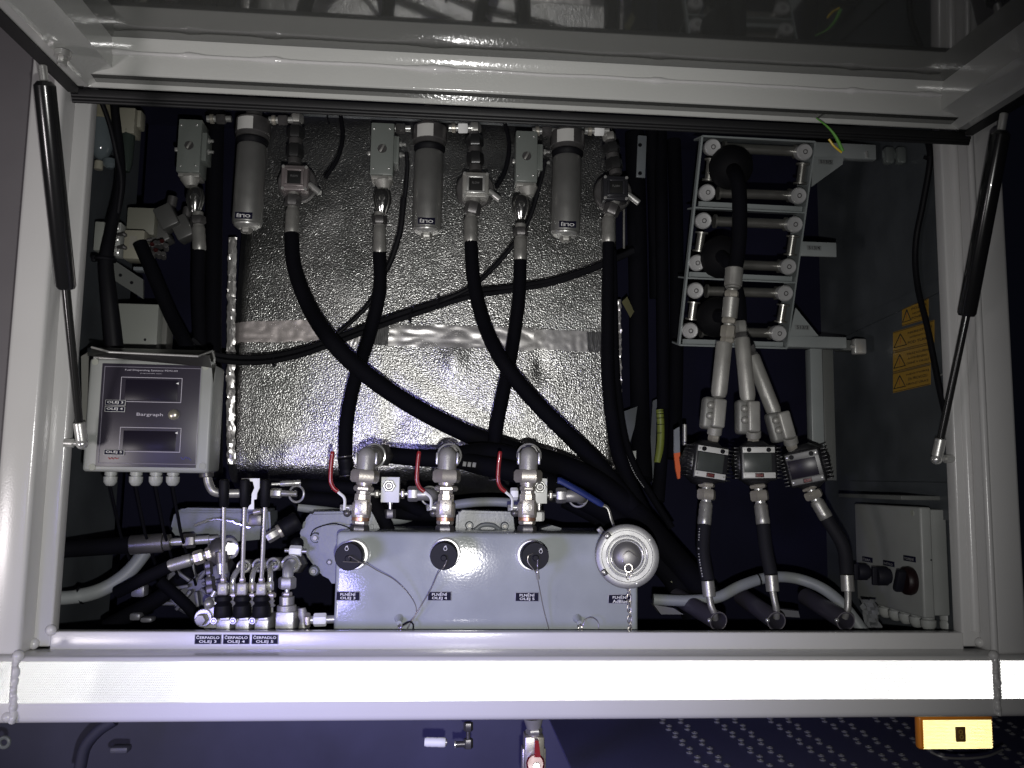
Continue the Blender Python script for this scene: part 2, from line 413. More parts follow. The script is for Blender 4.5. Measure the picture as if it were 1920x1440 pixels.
# rounded shoulder above the weld, running into the panel
y0, z0 = bt[0]+.0015, bt[1]+.001
z1 = z0+.045
sh = []
for i in range(11):
    a = math.radians(4+82*i/10)
    pass
ycur, zcur = y0, z0
sh.append((ycur, zcur))
for i in range(10):
    a = math.radians(19+18*i/9); ycur -= .00165*math.sin(a); zcur += .00165*math.cos(a); sh.append((ycur, zcur))
sh.append((ycur-.001, zcur+.0008))
ye, ze = sh[-1]
part('rounded_shoulder', shell(sh, xL+.003, xR-.003, n=1), lidpaint, lid, sharp=70)
yfar = -1.25
part('door_panel', shell([(ye, ze), (yfar, ze-(ye-yfar)*math.tan(SL)*.55)], xL+.003, xR-.003), M('glossy_shaded_enamel', (.075,.077,.072), .07, bump=.02, scale=60, spec=.7, coat=1., detail=1), lid)  # darker copy of the lid enamel; grazing shade put into its colour
part('web_underside', G().prism([V((xL+.004, yB+.003, bb[1]-.0004)), V((xR-.004, yB+.003, bb[1]-.0004)), V((xR-.004, yS-.0005, bb[1]-.0004)), V((xL+.004, yS-.0005, bb[1]-.0004))], (0, 0, .001)), M('glossy_shaded_enamel', (.075,.077,.072)), lid)  # added strip on the channel underside, shade painted in its colour
part('backing_plate', shell([(yS+.004, sb[1]+.001), (yS+.004, sb[1]+.09), (ye, ze+.012)], xL, xR), lidpaint, lid)
# side channels running out over the viewer
def side(xe, sgn):
    wI = .036
    z0_ = sb[1]
    A = [V((xe, yS, z0_)), V((xe+sgn*.012, yS, z0_)), V((xe+sgn*.012, yS, z0_+.05)), V((xe-sgn*wI, yS, z0_+.05)), V((xe-sgn*wI, yS, z0_+.014)), V((xe-sgn*.004, yS, z0_+.004))]
    g = G().prism(A, V((0, yfar, -(0-yfar)*math.tan(SL)*.55)))
    part('side_channel', g, lidpaint, lid)
    q = [V((xe+sgn*.012, yS+.016, z0_-.001)), V((xe+sgn*.030, yS+.016, z0_-.001)), V((xe+sgn*.030, yS+.016, z0_+.03)), V((xe+sgn*.012, yS+.016, z0_+.03))]
    part('seal', G().prism(q, V((0, yfar, -(0-yfar)*math.tan(SL)*.55))), seal, lid)
side(xL, -1); side(xR, 1)
# rubber seal along the hinge side: three ribs
zs = Zat(231, -.012)
g = G()
h = sb[1]-zs
g.box(((xL+xR)/2, -.006, sb[1]-h*.28), xR-xL+.03, .022, h*.56, b=.003)
part('seal', g, seal, lid)
g = G()
for k in range(3):
    zz = sb[1]-h*(.48+.19*k); g.tube([V((xL-.022, -.014+.002*k, zz)), V((xR+.022, -.014+.002*k, zz))], h*.125, 10)
part('seal_rib', g, seal, lid)
# bumpy weld run between web and shoulder
pts = []; rr = []
n = 300
for i in range(n+1):
    u = i/n; x = xL+(xR-xL)*u
    lump = .0 
    for c, wd in ((.115, .02), (.20, .03), (.37, .04), (.385, .02), (.63, .025), (.86, .02), (.04, .02), (.95, .02)):
        lump += math.exp(-((u-c)/wd*2)**2)
    r = .0022 + .0030*lump*(.7+.5*noise.noise(V((i*.35, 0, 0)))) + .0006*noise.noise(V((i*.8, 3, 0)))
    pts.append(V((x, bt[0]-.0004, bt[1]+.0006+.0012*noise.noise(V((i*.05, 7, 0)))))); rr.append(max(.0012, r))
part('weld_bead', G().tube(pts, rr, 10), weldm, lid, sharp=80)
for xe, sgn in ((xL, 1), (xR, -1)):
    weld((xe+sgn*.003, yB-.001, bb[1]), (xe+sgn*.003, yB-.001, bt[1]), .0032, lid, 10)
    weld((xe+sgn*.010, yB-.002, bt[1]+.004), (xe+sgn*.010, ye-.13, ze-.012), .0030, lid, 30)
for (x, y, Y) in ((118, 107, -.11), (1858, 192, -.08)):
    p = P(x, y, Y); g = G().hexn(p, p+V((0, -.001, -.010)), .0055); g.cyl(p+V((0, 0, .006)), p, .009)
    part('hex_bolt', g, zinc, lid)

# ================================================================ gas struts
def strut(label, top, j1, j2, bot, ball, stud, wb, wr_):
    T = thing('gas_strut', label, 'gas strut', P(*bot), 'gas struts holding the hatch')
    a, b, c, d = P(*top), P(*j1), P(*j2), P(*bot); u = (d-b).normalized()
    part('upper_fitting', G().cyl(a, b, mp(*top)*wb*.22, .001), zinc, T)
    k = (mp(*j1)+mp(*j2))/2
    part('cylinder', G().lathe(b, c, [(0, k*wb*.32), (.02, k*wb*.5), (.985, k*wb*.5), (1, k*wb*.42)], 24), M('strut_black_lacquer', (.012, .012, .013), .22, spec=.5, coat=.3), T)
    part('rod', G().cyl(c, d, mp(*j2)*wr_/2), M('strut_rod', (.06, .06, .06), .18, .7), T)
    e = P(*ball)
    part('end_fitting', G().cyl(d-u*.004, e-u*.004, mp(*bot)*wr_*.72, .001), zinc, T)
    part('ball_joint', G().sphere(e, .0072), chrome, T)
    part('stud', G().lathe(e, P(*stud), [(0, .003), (.5, .003), (.52, .0055), (1, .0055)], 12), zinc, T)
strut('left gas strut with black cylinder, in front of the left post', (79, 122, -.13), (83, 152, -.125), (124, 541, -.03), (149, 798, .03), (154, 832, .035), (122, 830, .035), 37, 15)
strut('right gas strut with black cylinder, in front of the right post', (1883, 212, -.10), (1877, 245, -.095), (1812, 592, -.02), (1763, 828, .03), (1756, 861, .035), (1786, 860, .04), 34, 14)

# ================================================================ insulated tank
TX0, TX1 = P(432, 600, .33).x, P(1163, 600, .33).x
TZ0, TZ1 = P(800, 945, .33).z, P(800, 150, .33).z
def tankY(x, z):
    u = (z-TZ0)/(TZ1-TZ0)
    y = .318 + .10*(u-.25)**2 + .16*(x-P(860, 700, .33).x)**2
    if u < .09: y += .12*((.09-u)/.09)**2.2
    if u > .9: y += .1*(u-.9)
    e = min((x-TX0), (TX1-x))
    if e < .022: y += .02*(1-e/.022)**2
    y += .0022*noise.noise(V((x*6, z*6, 1))) + .0004*noise.noise(V((x*30, z*30, 2)))
    lo = max(0, 1-u/.22)
    y += lo*.006*abs(noise.noise(V((x*22, z*26, 5))))
    for (px, py, r, a) in ((852, 675, .018, -.006), (1015, 690, .012, .004), (745, 790, .02, .004)):
        c = P(px, py, .33); y += a*math.exp(-(((x-c.x)/r)**2+((z-c.z)/(r*1.6))**2))
    return y
def sheet(fn, x0, x1, z0, z1, nx, nz, th=.003, off=0.):
    vs = []; fs = []
    for j in range(nz+1):
        for i in range(nx+1):
            x = x0+(x1-x0)*i/nx; z = z0+(z1-z0)*j/nz; vs.append(V((x, fn(x, z)-off, z)))
    for j in range(nz):
        for i in range(nx): a = j*(nx+1)+i; fs.append((a, a+1, a+nx+2, a+nx+1))
    return G().add(vs, fs)
tank = thing('insulated_tank', 'large tank wrapped in stucco-embossed silver foil in the middle of the cabinet', 'tank', V(((TX0+TX1)/2, .4, TZ0)))
part('foil_jacket', sheet(tankY, TX0, TX1, TZ0, TZ1, 150, 120), foil, tank, sharp=180)
part('tank_body', xz(TX0+.004, TX1-.004, TZ0+.03, TZ1, .42, .80, .01), fgap, tank)
def tapestrip(corners, seed, amp, mat=ftape, lab=None, name='foil_tape', off=.003):
    (xa_, ya_), (xb_, yb_), (xc_, yc_), (xd_, yd_) = corners      # TL TR BR BL in the photo
    vs = []; fs = []; nx, nz = 46, 12
    for j in range(nz+1):
        for i in range(nx+1):
            u, v = i/nx, j/nz
            e = .6 if (j in (0, nz) or i in (0, nx)) else 0
            x = (xa_*(1-u)+xb_*u)*(1-v)+(xd_*(1-u)+xc_*u)*v + e*4*noise.noise(V((i*.7, j*.7, seed)))
            y = (ya_*(1-u)+yb_*u)*(1-v)+(yd_*(1-u)+yc_*u)*v + e*5*noise.noise(V((i*.7, j*.7, seed+9)))
            p = P(x, y, .33); q = tankY(p.x, p.z)
            w = amp*.42*(abs(noise.noise(V((i*.16, j*.22, seed))))*1.3+.30*abs(noise.noise(V((i*.5, j*.6, seed+3)))))
            vs.append(V((p.x, q-off-w, p.z)))
    for j in range(nz):
        for i in range(nx): a = j*(nx+1)+i; fs.append((a, a+1, a+nx+2, a+nx+1))
    part(name, G().add(vs, fs), mat, tank, lab, sharp=28)
tapestrip(((428, 602), (600, 600), (604, 640), (424, 642)), 1, .0045, M('pinkish_foil_tape', (.92, .84, .82), .42, .75, bump=.3, scale=70))
tapestrip(((650, 616), (702, 612), (702, 650), (648, 652)), 4, .004)
tapestrip(((704, 611), (730, 612), (728, 650), (702, 649)), 5, .0015, fgap, 'dark patch where the foil tape is worn', 'worn_patch')
tapestrip(((732, 611), (1000, 616), (998, 660), (728, 650)), 2, .005)
tapestrip(((980, 619), (1102, 622), (1100, 661), (976, 656)), 7, .002)
tapestrip(((1098, 622), (1130, 624), (1126, 662), (1100, 661)), 8, .003, fgap, 'dark worn end of the foil tape', 'worn_patch')
# crumpled tape on the two vertical edges
def edgetape(xp0, xp1, y0, y1, seed, lab):
    vs = []; fs = []; nx, nz = 6, 90
    for j in range(nz+1):
        for i in range(nx+1):
            v = j/nz; x = xp0+(xp1-xp0)*i/nx + (3 if i in (0, nx) else 0)*noise.noise(V((i, j*.4, seed))); y = y0+(y1-y0)*v
            p = P(x, y, .335); w = .006*abs(noise.noise(V((i*.7, j*.45, seed))))
            vs.append(V((p.x, min(tankY(TX0+.025, p.z), .36)-w+.004*abs(i-nx/2)/nx, p.z)))
    for j in range(nz):
        for i in range(nx): a = j*(nx+1)+i; fs.append((a, a+1, a+nx+2, a+nx+1))
    part('edge_tape', G().add(vs, fs), ftape, tank, lab, sharp=28)
edgetape(424, 440, 440, 870, 3, 'crumpled foil tape down the left edge of the tank')
edgetape(1152, 1166, 560, 880, 6, 'crumpled foil tape down the right edge of the tank')
part('top_rail', xz(P(560, 222, .31).x, P(1130, 232, .31).x, Zat(232, .31), Zat(212, .31), .30, .32, .001), castg, tank)
part('bright_edge', G().cyl(P(1170, 370, .32), P(1170, 466, .32), .0018), steel, tank)

# ================================================================ upper row: filters, valve actuators, flow sensors
def zig(n): return [(n[0], n[1])]
def filt(label, x0, x1, yt, yb_, lab, Y=.245):
    xc0, xc1 = x0, x1
    T = thing('oil_filter', label, 'filter', P(xc1, yb_, Y), 'oil filters in front of the foil tank')
    k = mp(xc0, yt, Y); a, b = P(xc0, yt, Y), P(xc1, yb_, Y); L = (b-a).length; R = 27.0*k
    hb = .205*(1)
    q = a.lerp(b, .20)
    part('filter_head', G().lathe(a, q, [(0, R*.55), (.04, R*.95), (.12, R*1.16), (.78, R*1.18), (.82, R*1.12), (1, R*1.12)], 32), dsteel, T)
    part('inlet_neck', G().cyl(a+V((0, 0, .03)), a, R*.55), dsteel, T)
    q2 = a.lerp(b, .26)
    part('gasket_ring', G().lathe(q, q2, [(0, R*1.0), (.2, R*1.1), (.6, R*1.08), (1, R*.95)], 32), black, T)
    part('filter_bowl', G().lathe(q2, b, [(0, R*.93), (.02, R), (.94, R), (.975, R*.97), (1, R*.80)], 40), alum, T)
    part('drain_nut', G().hexn(b, b+V((0, 0, -13*k)), R*.40), steel, T)
    part('drain_flange', G().lathe(b+V((0, 0, 4*k)), b+V((0, 0, -5*k)), [(0, R*.9), (.5, R*.86), (1, R*.6)], 24), zinc, T)
    c = a.lerp(b, .10)
    g = G(); w = 17*k; hh = 12*k                                   # silver sticker bent round the head
    for i in range(7):
        pass
    vs = []; fs = []
    for j in (0, 1):
        for i in range(9):
            an = math.radians(-46+58*i/8); vs.append(V((c.x+math.sin(an)*R*1.19, c.y-math.cos(an)*R*1.19-.0003, c.z+(-hh if j == 0 else hh))))
    for i in range(8): fs.append((i, i+1, i+10, i+9))
    part('sticker', G().add(vs, fs), sticker, T)
    cc = a.lerp(b, .965)+V((0, -R-.0012, 4*k))
    pl = part('name_plate', G().box(cc, 31*k, .0012, 12*k, b=.0002), lblack, T)
    text(lab, cc+V((0, -.0008, 0)), 7.5*k, ltext, pl, right=-X_, up=-Z_, width=24*k)
filt('leftmost of the three aluminium oil filters, left of the foil tank edge', 476, 463, 222, 424, 'OLEJ')
filt('middle aluminium oil filter, in front of the foil tank', 807, 800, 236, 434, 'OLEJ')
filt('rightmost aluminium oil filter, beside the second grey actuator', 1065, 1060, 246, 440, 'OLEJ')

def actuator(label, x0, y0, x1, y1, xs, valve, fer, light, Y=.225, hose_dx=0):
    T = thing('valve_actuator', label, 'valve actuator', P((x0+x1)/2, y1, Y), 'grey box actuators on ball valves')
    k = mp(x0, y0, Y); cx = (x0+x1)/2
    w = (x1-x0)
    part('body', pbox(x0, y0, x1, y1, Y, .038, .0018), actg, T)
    part('side_cover', pbox(x1-1, y0+26*1, x1+xs, y1-22, Y+.006, .03, .001), actg, T)
    g = pbox(x0-6, y0+55, x0, y0+62, Y+.012, .006, .001); part('side_fitting', g, zinc, T)
    for sx in (.16, .84):
        for sy in (.13, .87):
            p = P(x0+w*sx-(2 if sy > .5 else 0), y0+(y1-y0)*sy, Y)
            part('screw', G().sphere(p+V((0, .0006, 0)), .0022, 10), chrome, T)
    p = P(cx, y0+(y1-y0)*.5, Y)
    part('indicator', G().cyl(p+V((0, -.001, 0)), p+V((0, .004, 0)), 8.5*k, .0005), dsteel, T)
    part('indicator_slot', G().box(p+V((0, -.0018, 0)), 4*k, .0018, 15*k, R=Matrix.Rotation(.5, 3, 'Y'), b=.0004), steel, T)
    # flange and dome below
    q = P(cx, y1+1, Y+.014)
    part('flange', pbox(x0+1, y1, x1-3, y1+7, Y+.004, .03, .001), castal, T)
    e0, e1 = P(cx+2, y1+6, Y+.016), P(cx+4, y1+26, Y+.016)
    part('mounting_cup', G().lathe(e0, e1, [(0, 17*k), (.3, 18.5*k), (.75, 13*k), (1, 10*k)], 24), castal, T)
    vx, vy = valve
    c = P(vx, vy, Y+.014)
    part('ball_valve', G().lathe(c+V((0, 0, 26*k)), c-V((0, 0, 22*k)), [(0, 11*k), (.1, 15*k), (.34, 17*k), (.55, 16.5*k), (.8, 13*k), (1, 9*k)], 16), M('polished_ball_housing', (.42, .42, .41), .16, .95, bump=.3, scale=120), T)
    part('valve_boss', G().lathe(c+V((0, -.001, 4*k)), c+V((0, -16*k, 4*k)), [(0, 12*k), (.7, 10*k), (1, 5*k)], 16), zinc, T)
    fx0, fy0, fx1, fy1 = fer
    chain(T, (fx0, fy0-20, Y+.014), (fx1, fy1, Y+.014), [('neck', 8, 20, steel, 'c'), ('nut', 16, 27, dsteel, 'h'), ('gap', 3, 20, steel, 'c'), ('ferrule', fy1-fy0-5, 25, steel, 'f')])
    # small solenoid studs on the right
    for dy in (.42, .62):
        a = P(x1+xs+1, y0+(y1-y0)*dy, Y+.016)
        part('stud', G().lathe(a, a+V((.010, 0, 0)), [(0, .004), (.4, .004), (.45, .0022), (1, .0022)], 10), zinc, T)
actuator('leftmost grey actuator box, in the dark left of the oil filters', 333, 221, 376, 324, 11, (366, 378), (371, 418, 374, 470), 1)
actuator('middle grey actuator box, before the left half of the foil tank', 695, 228, 738, 329, 10, (717, 380), (712, 418, 712, 475), 1)
actuator('rightmost grey actuator box, between the middle and right filters', 967, 243, 1008, 342, 10, (977, 392), (976, 440, 976, 488), 1)

def sensor(label, cx, cy, s, mat, top, fer, face, group='square faced flow sensors', Y=.238, bright=False):
    T = thing('flow_sensor', label, 'flow sensor', P(cx, cy, Y), group); k = mp(cx, cy, Y)
    c = P(cx, cy, Y)
    part('housing', G().box(c+V((0, .012, 0)), 2*s*k, .024, 2*s*k, b=.003, seg=3), mat, T)
    h = s*.60
    g = G()
    for (dx, dz, w, d) in ((0, h, 2*h+6, 5), (0, -h, 2*h+6, 5), (h, 0, 5, 2*h), (-h, 0, 5, 2*h)):
        g.box(c+V((dx*k, -.002, dz*k)), w*k, .004, d*k, b=.0008)
    part('bezel', g, mat if not bright else zinc, T)
    pl = part('face_plate', G().box(c+V((0, -.0004, 0)), 2*(h-2)*k, .001, 2*(h-2)*k, b=.0001), M('dull_black_face', (.012, .012, .012), .6, spec=.2), T)
    text(face, c+V((0, -.0012, .2*h*k)), 4*k, M('faded_print', (.12, .12, .12), .5), pl, width=14*k)
    for dx in (-1, 1):
        for dz in (-1, 1):
            p = c+V((dx*s*.84*k, 0, dz*s*.84*k)); part('screw', G().cyl(p+V((0, -.0015, 0)), p+V((0, .001, 0)), 3.0*k, .0004, 12), zinc, T)
    part('rear_disc', G().cyl(c+V((0, .022, 0)), c+V((0, .036, 0)), 40*k*.92, .002, 32), dsteel, T)
    part('cable_stub', G().cyl(c+V((s*k, .012, -6*k)), c+V((52*k*.9, .010, -24*k)), 6*k, .001), zinc, T)
    tx, ty = top
    chain(T, (tx, ty, Y+.012), (cx, cy-s, Y+.012), [('connector', 12, 24, steel, 'h'), ('neck', 5, 20, dsteel, 'c'), ('coupling_nut', 16, 31, blacknut, 'h'), ('neck', 8, 25, dsteel, 'c'), ('coupling_nut', 18, 30, blacknut, 'h'), ('neck', 8, 24, dsteel, 'c')])
    fx0, fy0, fx1, fy1 = fer
    chain(T, (cx-1, cy+s, Y+.012), (fx0, fy0, Y+.012), [('neck', 7, 20, steel, 'c'), ('lower_nut', 16, 29, dsteel, 'h'), ('neck', 4, 20, steel, 'c')])
    chain(T, (fx0, fy0, Y+.012), (fx1, fy1, Y+.012), [('ferrule', 1, 27, steel, 'f')])
sensor('dull reddish grey square flow sensor right of the leftmost filter', 552, 333, 25, M('reddish_grey_alloy', (.24, .21, .21), .35, .5, bump=.2, scale=400), (557, 215), (549, 392, 547, 440), 'FLOW')
sensor('bright silver rimmed square flow sensor between the middle filter and the right actuator', 892, 346, 25, castal, (889, 233), (883, 408, 883, 455), 'FLOW', bright=True)
sensor('black square flow sensor at the right edge of the foil tank', 1155, 352, 24, M('black_sensor_alloy', (.03, .03, .035), .3, .3, bump=.1, scale=400), (1141, 250), (1141, 408, 1141, 455), 'FLOW')

# white square union nuts and brass bits along the top
def union(label, x, y, bright=True):
    T = thing('pipe_union', label, 'pipe union', P(x, y, .24), 'union nuts under the top seal')
    chain(T, (x-24, y+1, .245), (x+22, y+1, .245), [('pipe', 6, 13, zinc, 'c'), ('collar', 7, 18, nickel, 'c'), ('pipe', 5, 12, zinc, 'c'), ('nut', 18, 19, whitemetal if bright else dsteel, 'h'), ('pipe', 10, 12, zinc, 'c')])
union('white union nut just left of the bright rimmed sensor top', 865, 239)
union('white union nut right of the rightmost filter head', 1120, 244)
union('dull union nut right of the middle actuator top', 748, 240, False)
union('dull union nut above the leftmost flow sensor', 528, 224, False)
union('dull union nut between the leftmost actuator and filter', 412, 222, False)
union('dull union nut right of the rightmost actuator top', 1022, 245, False)

# flat drilled bracket behind the black sensor
g = G().box(P(1203, 293, .30)+V((0, .002, 0)), 17*mp(1203, 293, .3), .004, 82*mp(1203, 293, .3), R=Matrix.Rotation(.04, 3, 'Y'), b=.001)
T = thing('drilled_bracket', 'flat grey drilled bracket right of the black flow sensor', 'bracket', P(1203, 330, .30))
part('plate', g, castg, T)
for y in (272, 325): part('bolt_hole', G().cyl(P(1200, y, .30)+V((0, -.001, 0)), P(1200, y, .3)+V((0, .001, 0)), .0032), black, T)
solo('black_hose', G().tube(hose_pts([(1222, 240, .33), (1224, 300, .34), (1228, 420, .36), (1230, 560, .38)]), .011), hoserub, 'thick black hose hanging at the dark right of the foil tank', 'hose')

# ================================================================ hoses and cables
hg = 'black hydraulic hoses crossing in front of the tank'
hose('hydraulic_hose', 'black hose from the leftmost flow sensor sweeping right across the tank', [(547, 438, .25), (552, 500, .245), (578, 572, .225), (622, 640, .19), (690, 705, .20), (780, 765, .22), (880, 815, .225), (965, 845, .22), (1060, 880, .2), (1150, 930, .2)], 27, group=hg, w1=38)
hose('hydraulic_hose', 'black hose from the middle actuator down to the left red handled valve', [(712, 472, .24), (712, 545, .24), (694, 625, .24), (668, 705, .22), (651, 785, .20), (647, 862, .19)], 25, group=hg, w1=27)
hose('hydraulic_hose', 'black hose from the bright rimmed sensor sweeping down right', [(883, 452, .25), (889, 530, .25), (909, 610, .235), (944, 680, .20), (1000, 750, .21), (1062, 812, .21), (1125, 875, .20), (1190, 955, .18)], 25, group=hg, w1=34)
hose('hydraulic_hose', 'black hose from the rightmost actuator down to the right red handled valve', [(976, 486, .24), (973, 560, .24), (961, 650, .235), (945, 730, .22), (931, 800, .205), (925, 862, .20)], 24, group=hg, w1=27)
hose('hydraulic_hose', 'black hose straight down the right edge of the foil tank', [(1141, 452, .25), (1140, 560, .25), (1140, 700, .245), (1150, 800, .235), (1166, 870, .22), (1200, 950, .20), (1250, 1040, .2)], 22, group=hg, w1=32)
for (x0, y0, x1, y1, lb, Y) in ((647, 855, 651, 893, 'black crimped hose end above the left ball valve', .19), (925, 855, 931, 900, 'black crimped hose end left of the right ball valve', .195)):
    T = thing('hose_end', lb, 'hose end', P(x1, y1, Y)); chain(T, (x0, y0, Y), (x1, y1, Y), [('collar', 3, 30, dsteel, 'c'), ('ferrule', 30, 29, black, 'f'), ('collar', 2, 31, dsteel, 'c')])
# printed thin hose to the right of it
th = hose('printed_hose', 'thin black hose with faint white print right of the tank edge', [(1150, 470, .262), (1153, 600, .262), (1158, 720, .26), (1172, 820, .25), (1195, 885, .24), (1222, 930, .23), (1260, 990, .22)], 13, cat_='hose')
g = G()
pp = hose_pts([(1161, 790, .2495), (1172, 840, .240), (1190, 885, .23), (1210, 915, .222)], 9)
for i in range(0, len(pp)-1):
    a, b = pp[i]+V((-.0025, -.0045, 0)), pp[i+1]+V((-.0025, -.0045, 0)); m = a.lerp(b, .62)
    g.prism([a+V((-.0008, 0, 0)), a+V((.0008, 0, 0)), m+V((.0008, 0, 0)), m+V((-.0008, 0, 0))], (0, .0003, 0))
mo = part('print', g, M('faded_white_print', (.30, .30, .32), .6), th, kind='stuff')
# cables
cg = 'black cables strapped across the tank'
def cable(label, pts, w, group=None, name='cable', mat=black): return hose(name, label, pts, w, mat, 'cable', group=group, seg=10)
cable('cable from the middle actuator bending down left to the strapped bundle', [(762, 285, .235), (764, 315, .24), (759, 372, .25), (752, 430, .255), (737, 478, .26), (714, 530, .265), (690, 572, .265), (642, 618, .265), (600, 645, .265), (500, 672, .265), (405, 668, .25)], 8, cg)
cable('thick sleeve on the cable right of the middle actuator', [(757, 372, .24), (751, 430, .245), (737, 478, .25), (725, 505, .255)], 11, cg, 'cable_sleeve')
cable('cable from the rightmost actuator bending down left past the filter', [(1022, 300, .235), (1012, 345, .24), (992, 410, .25), (960, 462, .26), (915, 512, .265), (872, 545, .265), (800, 575, .268)], 9, cg)
for dy, lb in ((-5, 'upper cable of the bundle strapped across the foil tank'), (5, 'lower cable of the bundle strapped across the foil tank')):
    cable(lb, [(1188, 470+dy*.3, .27), (1120, 500+dy*.4, .27), (1040, 527+dy*.6, .27), (960, 541+dy*.7, .27), (880, 552+dy, .268), (800, 577+dy, .266), (720, 604+dy, .266), (640, 634+dy, .266), (560, 662+dy, .262), (480, 675+dy, .255), (400, 668+dy, .24), (360, 640+dy, .23)], 10, cg)
for i, (x, y, lb) in enumerate(((822, 569, 'zip tie right of the bundle middle'), (770, 590, 'zip tie below the bundle at its middle'), (515, 672, 'zip tie at the left part of the bundle'))):
    p = P(x, y, .266); k = mp(x, y, .266)
    g = G().torus(p, (1, 0, -.35), 11*k, 1.4*k, 20, 6); g.box(p+V((0, 0, (13 if i == 0 else -13)*k)), 5*k, 4*k, 6*k, b=.0004)
    solo('zip_tie', g, black, lb, 'zip tie')
cable('short loose cable end left of the middle actuator', [(638, 212, .27), (643, 255, .262), (633, 297, .255), (610, 334, .25)], 8)
cable('short loose cable end right of the bright rimmed sensor', [(946, 228, .27), (955, 272, .262), (948, 318, .255), (931, 352, .25)], 8)
cable('thin dark wire hanging before the top rail', [(613, 205, .26), (614, 220, .26), (617, 234, .26)], 3)
# left bundle
cable('thin black cable hanging in the upper left corner', [(190, 190, .10), (206, 235, .12), (219, 290, .14), (228, 340, .15), (222, 400, .16)], 9)
hose('cable_loom', 'thick black cable loom down the left wall', [(214, 190, .17), (226, 330, .17), (208, 430, .16), (199, 490, .15), (205, 560, .15), (213, 640, .16), (217, 700, .17)], 15, black, 'cable loom', w1=36)
p = P(198, 487, .15)
solo('zip_tie', G().torus(p, Z_, .0125, .0022, 24, 6).box(p+V((-.014, -.004, 0)), .006, .006, .008, b=.001), black, 'zip tie round the thick loom on the left wall', 'zip tie')
for i, (lb, pts, w) in enumerate((('black hose falling left of the tank, nearest the white cabinet box', [(262, 455, .22), (290, 520, .22), (320, 590, .22), (350, 650, .2), (375, 720, .2)], 26),
        ('black hose falling straight down left of the tank edge', [(405, 200, .28), (402, 400, .28), (400, 620, .27), (402, 800, .25), (402, 890, .22)], 30),
        ('black hose hanging below the leftmost actuator', [(373, 466, .24), (372, 560, .25), (378, 680, .25), (390, 820, .24)], 24))):
    hose('black_hose', lb, pts, w)
wc_ = [(1738, 258), (1744, 300), (1731, 380), (1719, 440), (1716, 490), (1722, 545), (1738, 610), (1752, 680), (1764, 740), (1776, 790)]
solo('cable', G().tube(cat([onwall(x, y, .011) for x, y in wc_], 8), .0042, 10), black, 'black cable running down the right wall past the stickers', 'cable')
p = onwall(1743, 296, .011)
solo('zip_tie', G().torus(p, Z_, .0050, .0014, 20, 6).box(p+V((-.006, -.001, 0)), .006, .004, .004, b=.0006), black, 'zip tie on the cable at the right wall', 'zip tie')
for i, pts in enumerate(([(1190, 250, .35), (1196, 500, .36), (1200, 760, .35), (1206, 900, .3)], [(1238, 225, .34), (1240, 380, .33), (1243, 640, .33), (1243, 800, .31), (1234, 940, .28)], [(1262, 225, .4), (1268, 420, .4), (1268, 700, .4), (1262, 860, .38)])):
    hose('black_hose', ('black hose nearest the right edge of the foil tank', 'black hose wearing the yellow sleeve', 'black hose at the back behind the orange clip')[i], pts, (36, 24, 26)[i])

# yellow sleeve, orange clip and grey scraps right of the tank
T = thing('marker_sleeve', 'yellow green marker sleeve with black rings on a hose right of the tank', 'marker sleeve', P(1236, 865, .30))
k = mp(1237, 820, .30)
sp = hose_pts([(1237, 768, .297), (1239, 800, .297), (1238, 835, .295), (1233, 868, .292)])
part('sleeve', G().tube(sp, 7*k, 14), yelgreen, T)
for y in (771, 776, 784, 796, 812, 838): part('ring', G().torus(P(1238, y, .297), (-.05, 0, 1), 7*k, .8*k, 20, 6), black, T)
T = thing('orange_clip', 'orange clip with grey plate left of the leftmost meter', 'clip', P(1270, 890, .2))
part('clip', pquad([(1264, 850), (1275, 848), (1276, 878), (1275, 897), (1271, 898), (1267, 880)], .20, .004), orange, T)
part('plate', pquad([(1264, 806), (1274, 800), (1275, 848), (1264, 850)], .20, .004), castg, T)
part('rod', G().cyl(P(1284, 796, .21), P(1284, 835, .21), .003), steel, T)
solo('grey_plate', pquad([(1168, 772), (1195, 762), (1190, 800), (1180, 834)], .33, .004), wallpaint, 'slanted grey plate scrap just right of the tank foot', 'plate')
solo('grey_strip', pquad([(1224, 752), (1232, 748), (1230, 850), (1224, 905), (1218, 850)], .35, .004), wallpaint, 'narrow grey upright strip left of the yellow sleeve', 'strip')
solo('white_label_scrap', pquad([(1180, 846), (1193, 845), (1192, 872)], .27, .001), plasw, 'small white wedge behind the printed hose', 'label')
# dim label on the far hose
solo('printed_band', pquad([(1176, 556), (1189, 584), (1182, 596), (1166, 566)], .30, .001), M('dim_yellow_print', (.07, .065, .02), .6), 'dim printed band right of the tank edge', 'label')

# ================================================================ upper left corner equipment
T = thing('strainer_bowl', 'clear glass strainer bowl in the upper left corner', 'strainer', P(190, 300, .20))
k = mp(190, 270, .2)
a = P(188, 228, .2); part('cap', G().cyl(P(188, 196, .2), a, 24*k, .003), M('dull_brass_cap', (.30, .28, .2), .4, .5), T)
part('bowl', G().lathe(a, P(190, 300, .2), [(0, 23*k), (.4, 23*k), (.75, 20*k), (.93, 12*k), (1, 4*k)], 28), glass, T)
part('drain_knob', G().cyl(P(186, 302, .2), P(184, 318, .2), 8*k, .001), cream, T)
part('lower_cap', G().lathe(P(205, 300, .2), P(206, 316, .2), [(0, 12*k), (.6, 12*k), (1, 6*k)], 18), glass, T)
T = thing('filter_regulator', 'pale air regulator block beside the strainer bowl', 'air regulator', P(240, 260, .22))
part('block', pbox(222, 200, 252, 250, .21, .03, .002), cream, T)
part('side_lug', pbox(248, 205, 264, 238, .22, .02, .002), cream, T)
